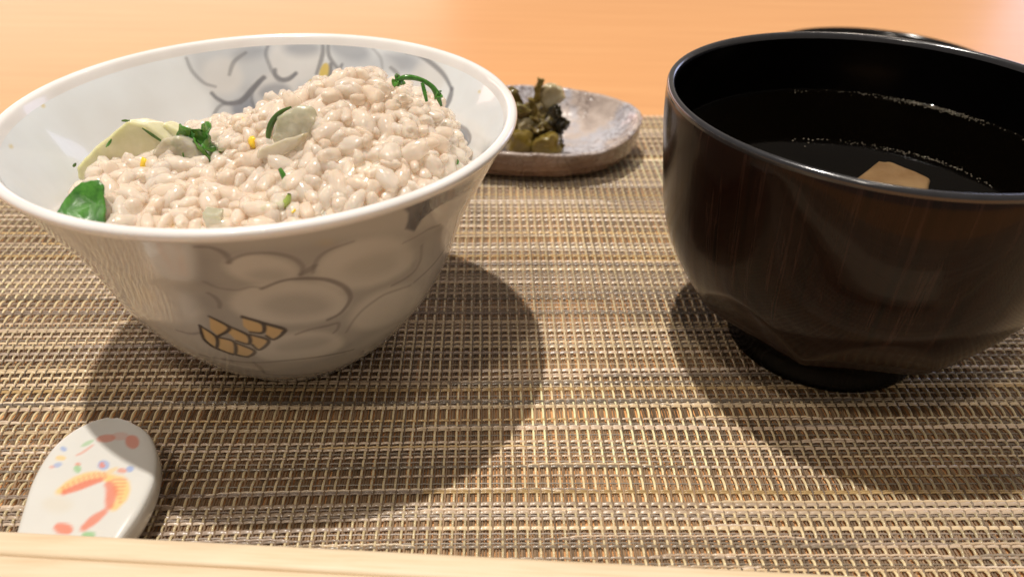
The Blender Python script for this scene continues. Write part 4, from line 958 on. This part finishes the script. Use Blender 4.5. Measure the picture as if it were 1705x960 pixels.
# ================================================================== PICKLE DISH
def build_dish():
    DX, DY = 6.0, 317.0
    root = empty('pickle_dish', (DX, DY, 0), 'small oval crackle glazed dish with brown outside behind the rice bowl', 'dish')
    prof = [(0, .40, 1), (0.1, .74, 1), (2.4, .90, 1), (6.0, .965, 1), (10, .985, 1), (13.2, .995, .9), (14.9, 1.0, .35), (15.6, .985, 0), (15.4, .955, 0), (13.5, .92, 0), (9.5, .84, 0), (6, .70, 0), (4.6, .45, 0), (4.3, .0, 0)]
    P = []
    for i in range(len(prof) - 1):
        for t in np.linspace(0, 1, 5)[:-1]:
            P.append(np.array(prof[i]) * (1 - t) + np.array(prof[i + 1]) * t)
    P.append(np.array(prof[-1])); P = np.array(P)
    n = 160; V = []; C = []
    for i in range(n):
        t = 2 * np.pi * i / n
        A, B = 47.0, 32.5
        ex = .86
        cx, sy_ = math.copysign(abs(math.cos(t)) ** ex, math.cos(t)), math.copysign(abs(math.sin(t)) ** 1.0, math.sin(t))
        for z, k, g in P:
            rim = max(0, (z - 5) / 10.6)
            x, y = A * cx * k, B * sy_ * k
            dz = rim * (1.5 * math.sin(t) * 1.6 + .5 * math.sin(3 * t + 1) + 1.2 * max(0, math.cos(t)) ** 4)
            wob = 1 + rim * .02 * math.sin(5 * t + .7)
            V.append((x * wob + noise.noise(Vector((x, y, z)) * .12) * .5, y * wob - .10 * x * rim * 0, z + dz + noise.noise(Vector((x, y, z * 2)) * .2) * .35))
            C.append((min(1, max(0, g + .25 * noise.noise(Vector((x, y, z * 3)) * .15))),) * 3)
    link('dish_body', mesh_np('dish_body', np.array(V), grid_faces(n, len(P), True), True, np.array(C)), MT['dish'], root)
build_dish()

def build_pickles():
    G = 'pickled vegetable pieces in the small dish'
    def cube(c, s, rot, mat, label, seed, name='pickle_chunk', bev=2.0):
        o = slab(name, [(-s[0] / 2 * 1.1, -s[1] / 2, -s[2] / 2), (s[0] / 2 * 1.15, -s[1] / 2, -s[2] / 2 * .8), (s[0] / 2 * .92, -s[1] / 2, s[2] / 2), (-s[0] / 2 * .8, -s[1] / 2, s[2] / 2 * .9)], (0, s[1], 0), mat, label, 'pickle', G, bev=bev, rough=1.3, seed=seed)
        o.scale = (1.08, 1.0, 1.1); o.location = Vector((c[0] - .8, c[1] + 2.2, c[2] + .3)) * MM; o.rotation_euler = [math.radians(a) for a in rot]
    cube((3.0, 291.5, 14.5), (8.5, 7, 9), (-12, 5, 12), MT['olive'], 'olive pickle chunk nearest the rice bowl, at the front of the heap', 1)
    cube((13.4, 289.5, 13.8), (10, 7, 8.5), (-8, -10, -10), MT['olive'], 'olive pickle chunk at the front right of the heap', 2)
    cube((5.0, 297, 18.6), (7, 6, 7), (10, 20, 30), MT['cream'], 'pale rounded pickle chunk just above the front olive chunk', 3)
    cube((-3.0, 304, 24.0), (12, 8, 13), (5, -14, 15), MT['oliveD'], 'large dark olive pickle behind the bowl rim', 4)
    cube((-2.0, 299, 17.0), (10, 8, 10), (5, 10, -15), MT['oliveD'], 'dark olive pickle low in the heap beside the bowl rim', 5)
    cube((12.0, 296, 20.0), (7, 6, 7), (30, 12, 25), MT['oliveD'], 'dark olive pickle chunk under the black leaf', 6)
    cube((17.5, 295, 12.0), (6.5, 6, 5), (0, 30, 5), MT['oliveD'], 'small dark pickle chunk at the right foot of the heap', 12)
    cube((8.0, 306, 16.0), (20, 14, 14), (0, 0, 10), MT['oliveD'], 'broad dark pickle piece at the base of the heap', 14)
    crumpled('pickled_leaf', (16.8, 297, 23.6), 8.5, 6, MT['darkleaf'], 'glossy black brown pickled leaf at the right of the heap', 'pickle', G, seed=31, squash=(.8, .7, 1.2), thick=.6)
    crumpled('pickled_leaf', (17.4, 295, 17.5), 5.5, 5, MT['darkleaf'], 'small dark pickled leaf hanging below the glossy black leaf', 'pickle', G, seed=37, squash=(.7, .7, 1.2), thick=.6)
    crumpled('pickled_leaf', (1.5, 299, 23.0), 8.5, 6, MT['brownleaf'], 'olive brown pickled leaf folded at the top left of the heap', 'pickle', G, seed=43, squash=(1, .7, 1), thick=.8)
    crumpled('pickled_leaf', (9.5, 295, 20.5), 7.0, 6, MT['brownleaf'], 'olive brown pickled leaf in the middle of the heap under the strip', 'pickle', G, seed=47, squash=(.9, .7, 1.1), thick=.8)
    slab('cream_pickle', [(9.5, 304, 27.5), (10.3, 304, 33.6), (14.5, 304, 35.0), (19.0, 304, 32.6), (20.0, 304, 28.6), (15.5, 304, 25.0), (12.5, 304, 23.0)], (0, 5, -1), MT['cream'], 'cream coloured pickled stalk standing at the top of the heap', 'pickle', G, bev=1.5, rough=.8, seed=33)
    slab('pickled_stalk_tip', [(7.2, 303, 27), (7.4, 303, 33), (8.6, 303, 37.2), (11.4, 303, 36.8), (10.2, 303, 33.5), (9.8, 303, 27)], (0, 2, 0), MT['olive'], 'thin curled brown pickle tip rising highest from the heap', 'pickle', G, bev=.5, rough=.7, seed=34)
    slab('pickled_strip', [(5.0, 301, 30), (7.8, 301, 29), (9.5, 301, 24), (7.5, 301, 19), (5.8, 301, 21)], (0, 2.5, 0), MT['olive'], 'thin olive pickle strip hanging below the curled tip', 'pickle', G, bev=.6, rough=.6, seed=35)
build_pickles()

# ================================================================== CHOPSTICK REST
def build_rest():
    root = empty('chopstick_rest', (-91.4, 111.6, 0), 'white porcelain chopstick rest painted with red, yellow and blue flowers', 'chopstick rest')
    # outline (x, y, z-top) listed as left and right edge per station
    st = [(88.5, -93, -90), (90.5, -96, -86.6), (95, -98.5, -83.0), (101, -100.4, -80.8), (107, -102.2, -79.3), (114, -104.0, -77.6), (121, -105.8, -77.6), (127, -106.4, -79.0), (132, -105.8, -81.3), (136, -103.6, -84.6), (138.6, -100.3, -89.2), (139.9, -96.8, -93.4)]
    st = np.array(st, float); ss = np.linspace(0, 1, len(st)); s2 = np.linspace(0, 1, 150)
    def cr(a):
        P = np.stack([ss, a], 1); Q = resample(P, .002); return np.interp(s2, Q[:, 0], Q[:, 1])
    Yc, Lx, Rx = cr(st[:, 0]), cr(st[:, 1]), cr(st[:, 2])
    U = np.linspace(-1, 1, 76); X1_ = U * (1.2 - .2 * U * U); Z1_ = (1 - np.abs(X1_) ** 9) ** (1 / 7.)
    A_ = np.linspace(0, math.pi, 32)[1:-1]
    X2_ = np.sign(np.cos(A_)) * np.abs(np.cos(A_)) ** .4; Z2_ = -np.abs(np.sin(A_)) ** .6
    XS = np.r_[X1_, X2_]; ZS_ = np.r_[Z1_, Z2_]; NV = len(XS); V = []; Cp = []
    for y, l, r_ in zip(Yc, Lx, Rx):
        zt = 10.3 - 1.6 * math.exp(-((y - 103) / 9.0) ** 2) + 1.0 * max(0, (y - 120) / 20) ** 2
        hw = (r_ - l) / 2; c = (r_ + l) / 2
        for x0_, zz in zip(XS, ZS_):
            x = x0_ * hw
            if zz < 0:
                x *= 1 - .16 * (-zz) ** 1.2
                z = 5.2 + zz * (5.2 - MATZ)
            else: z = 5.2 + zz * (zt - 5.2) - .5 * max(0, 1 - x0_ ** 2) * zz
            yy = y - (1.4 * max(0, -zz) if y > 120 else 0)
            V.append((c + x, yy, z)); Cp.append((c + x, yy))
    V = np.array(V); Cp = np.array(Cp)
    V[:, 0] = -92 + (V[:, 0] + 92) * .955; C = np.tile(np.array((0.68, 0.68, 0.65)), (len(V), 1))
    top = V[:, 2] > 6.5
    Ct = C[top]; paint(Cp[top], Ct, PAINT_REST, lambda P: P); C[top] = Ct
    F = np.concatenate([grid_faces(150, NV), np.array([(i * NV + NV - 1, (i + 1) * NV + NV - 1, (i + 1) * NV, i * NV) for i in range(149)])])
    V[:, 0] += 90.6 + 1.4; V[:, 1] -= 114
    link('rest_body', mesh_np('rest_body', V, F, True, C), MT['porc'], root)
build_rest()

# ================================================================== CHOPSTICKS
def build_chopstick(name, a, b, wa, wb, label):
    """a,b 3-D end points at the middle of the stick (mm)"""
    a, b = Vector(a), Vector(b); d = (b - a); L = d.length; d.normalize()
    s = d.cross(Vector((0, 0, 1))).normalized(); u = s.cross(d)
    V = []; n = 60; sec = []
    for k in range(16):
        t = 2 * math.pi * (k + .5) / 16
        sec.append((math.copysign(abs(math.cos(t)) ** .35, math.cos(t)), math.copysign(abs(math.sin(t)) ** .35, math.sin(t))))
    for i in range(n):
        t = i / (n - 1); w_ = (wa * (1 - t) + wb * t) / 2
        if i == 0 or i == n - 1: w_ *= .8
        for x, z in sec:
            p = a + d * (L * t) + s * x * w_ + u * z * w_ * .92 - a
            V.append(p[:])
    F = list(map(tuple, grid_faces(n, 16))) + [(i * 16 + 15, (i + 1) * 16 + 15, (i + 1) * 16, i * 16) for i in range(n - 1)]
    me = mesh_np(name, np.array(V), np.array(F)); 
    bm = bmesh.new(); bm.from_mesh(me); bm.verts.ensure_lookup_table()
    bm.faces.new([bm.verts[i] for i in range(16)]); bm.faces.new([bm.verts[(n - 1) * 16 + i] for i in range(16)][::-1])
    bmesh.ops.recalc_face_normals(bm, faces=bm.faces); bm.to_mesh(me); bm.free()
    o = link(name, me, MT['chop'], None, a)
    return tag(o, label, 'chopstick', 'pair of pale wooden chopsticks on the rest')
build_chopstick('chopstick', (-125, 98.4, 14.6), (118, 94.9, 5.0), 5.2, 6.6, 'pale wooden chopstick farther from the viewer, across the painted rest')
build_chopstick('chopstick', (-125, 93.05, 14.6), (118, 88.6, 5.0), 5.2, 6.6, 'pale wooden chopstick nearer the viewer, at the bottom edge')
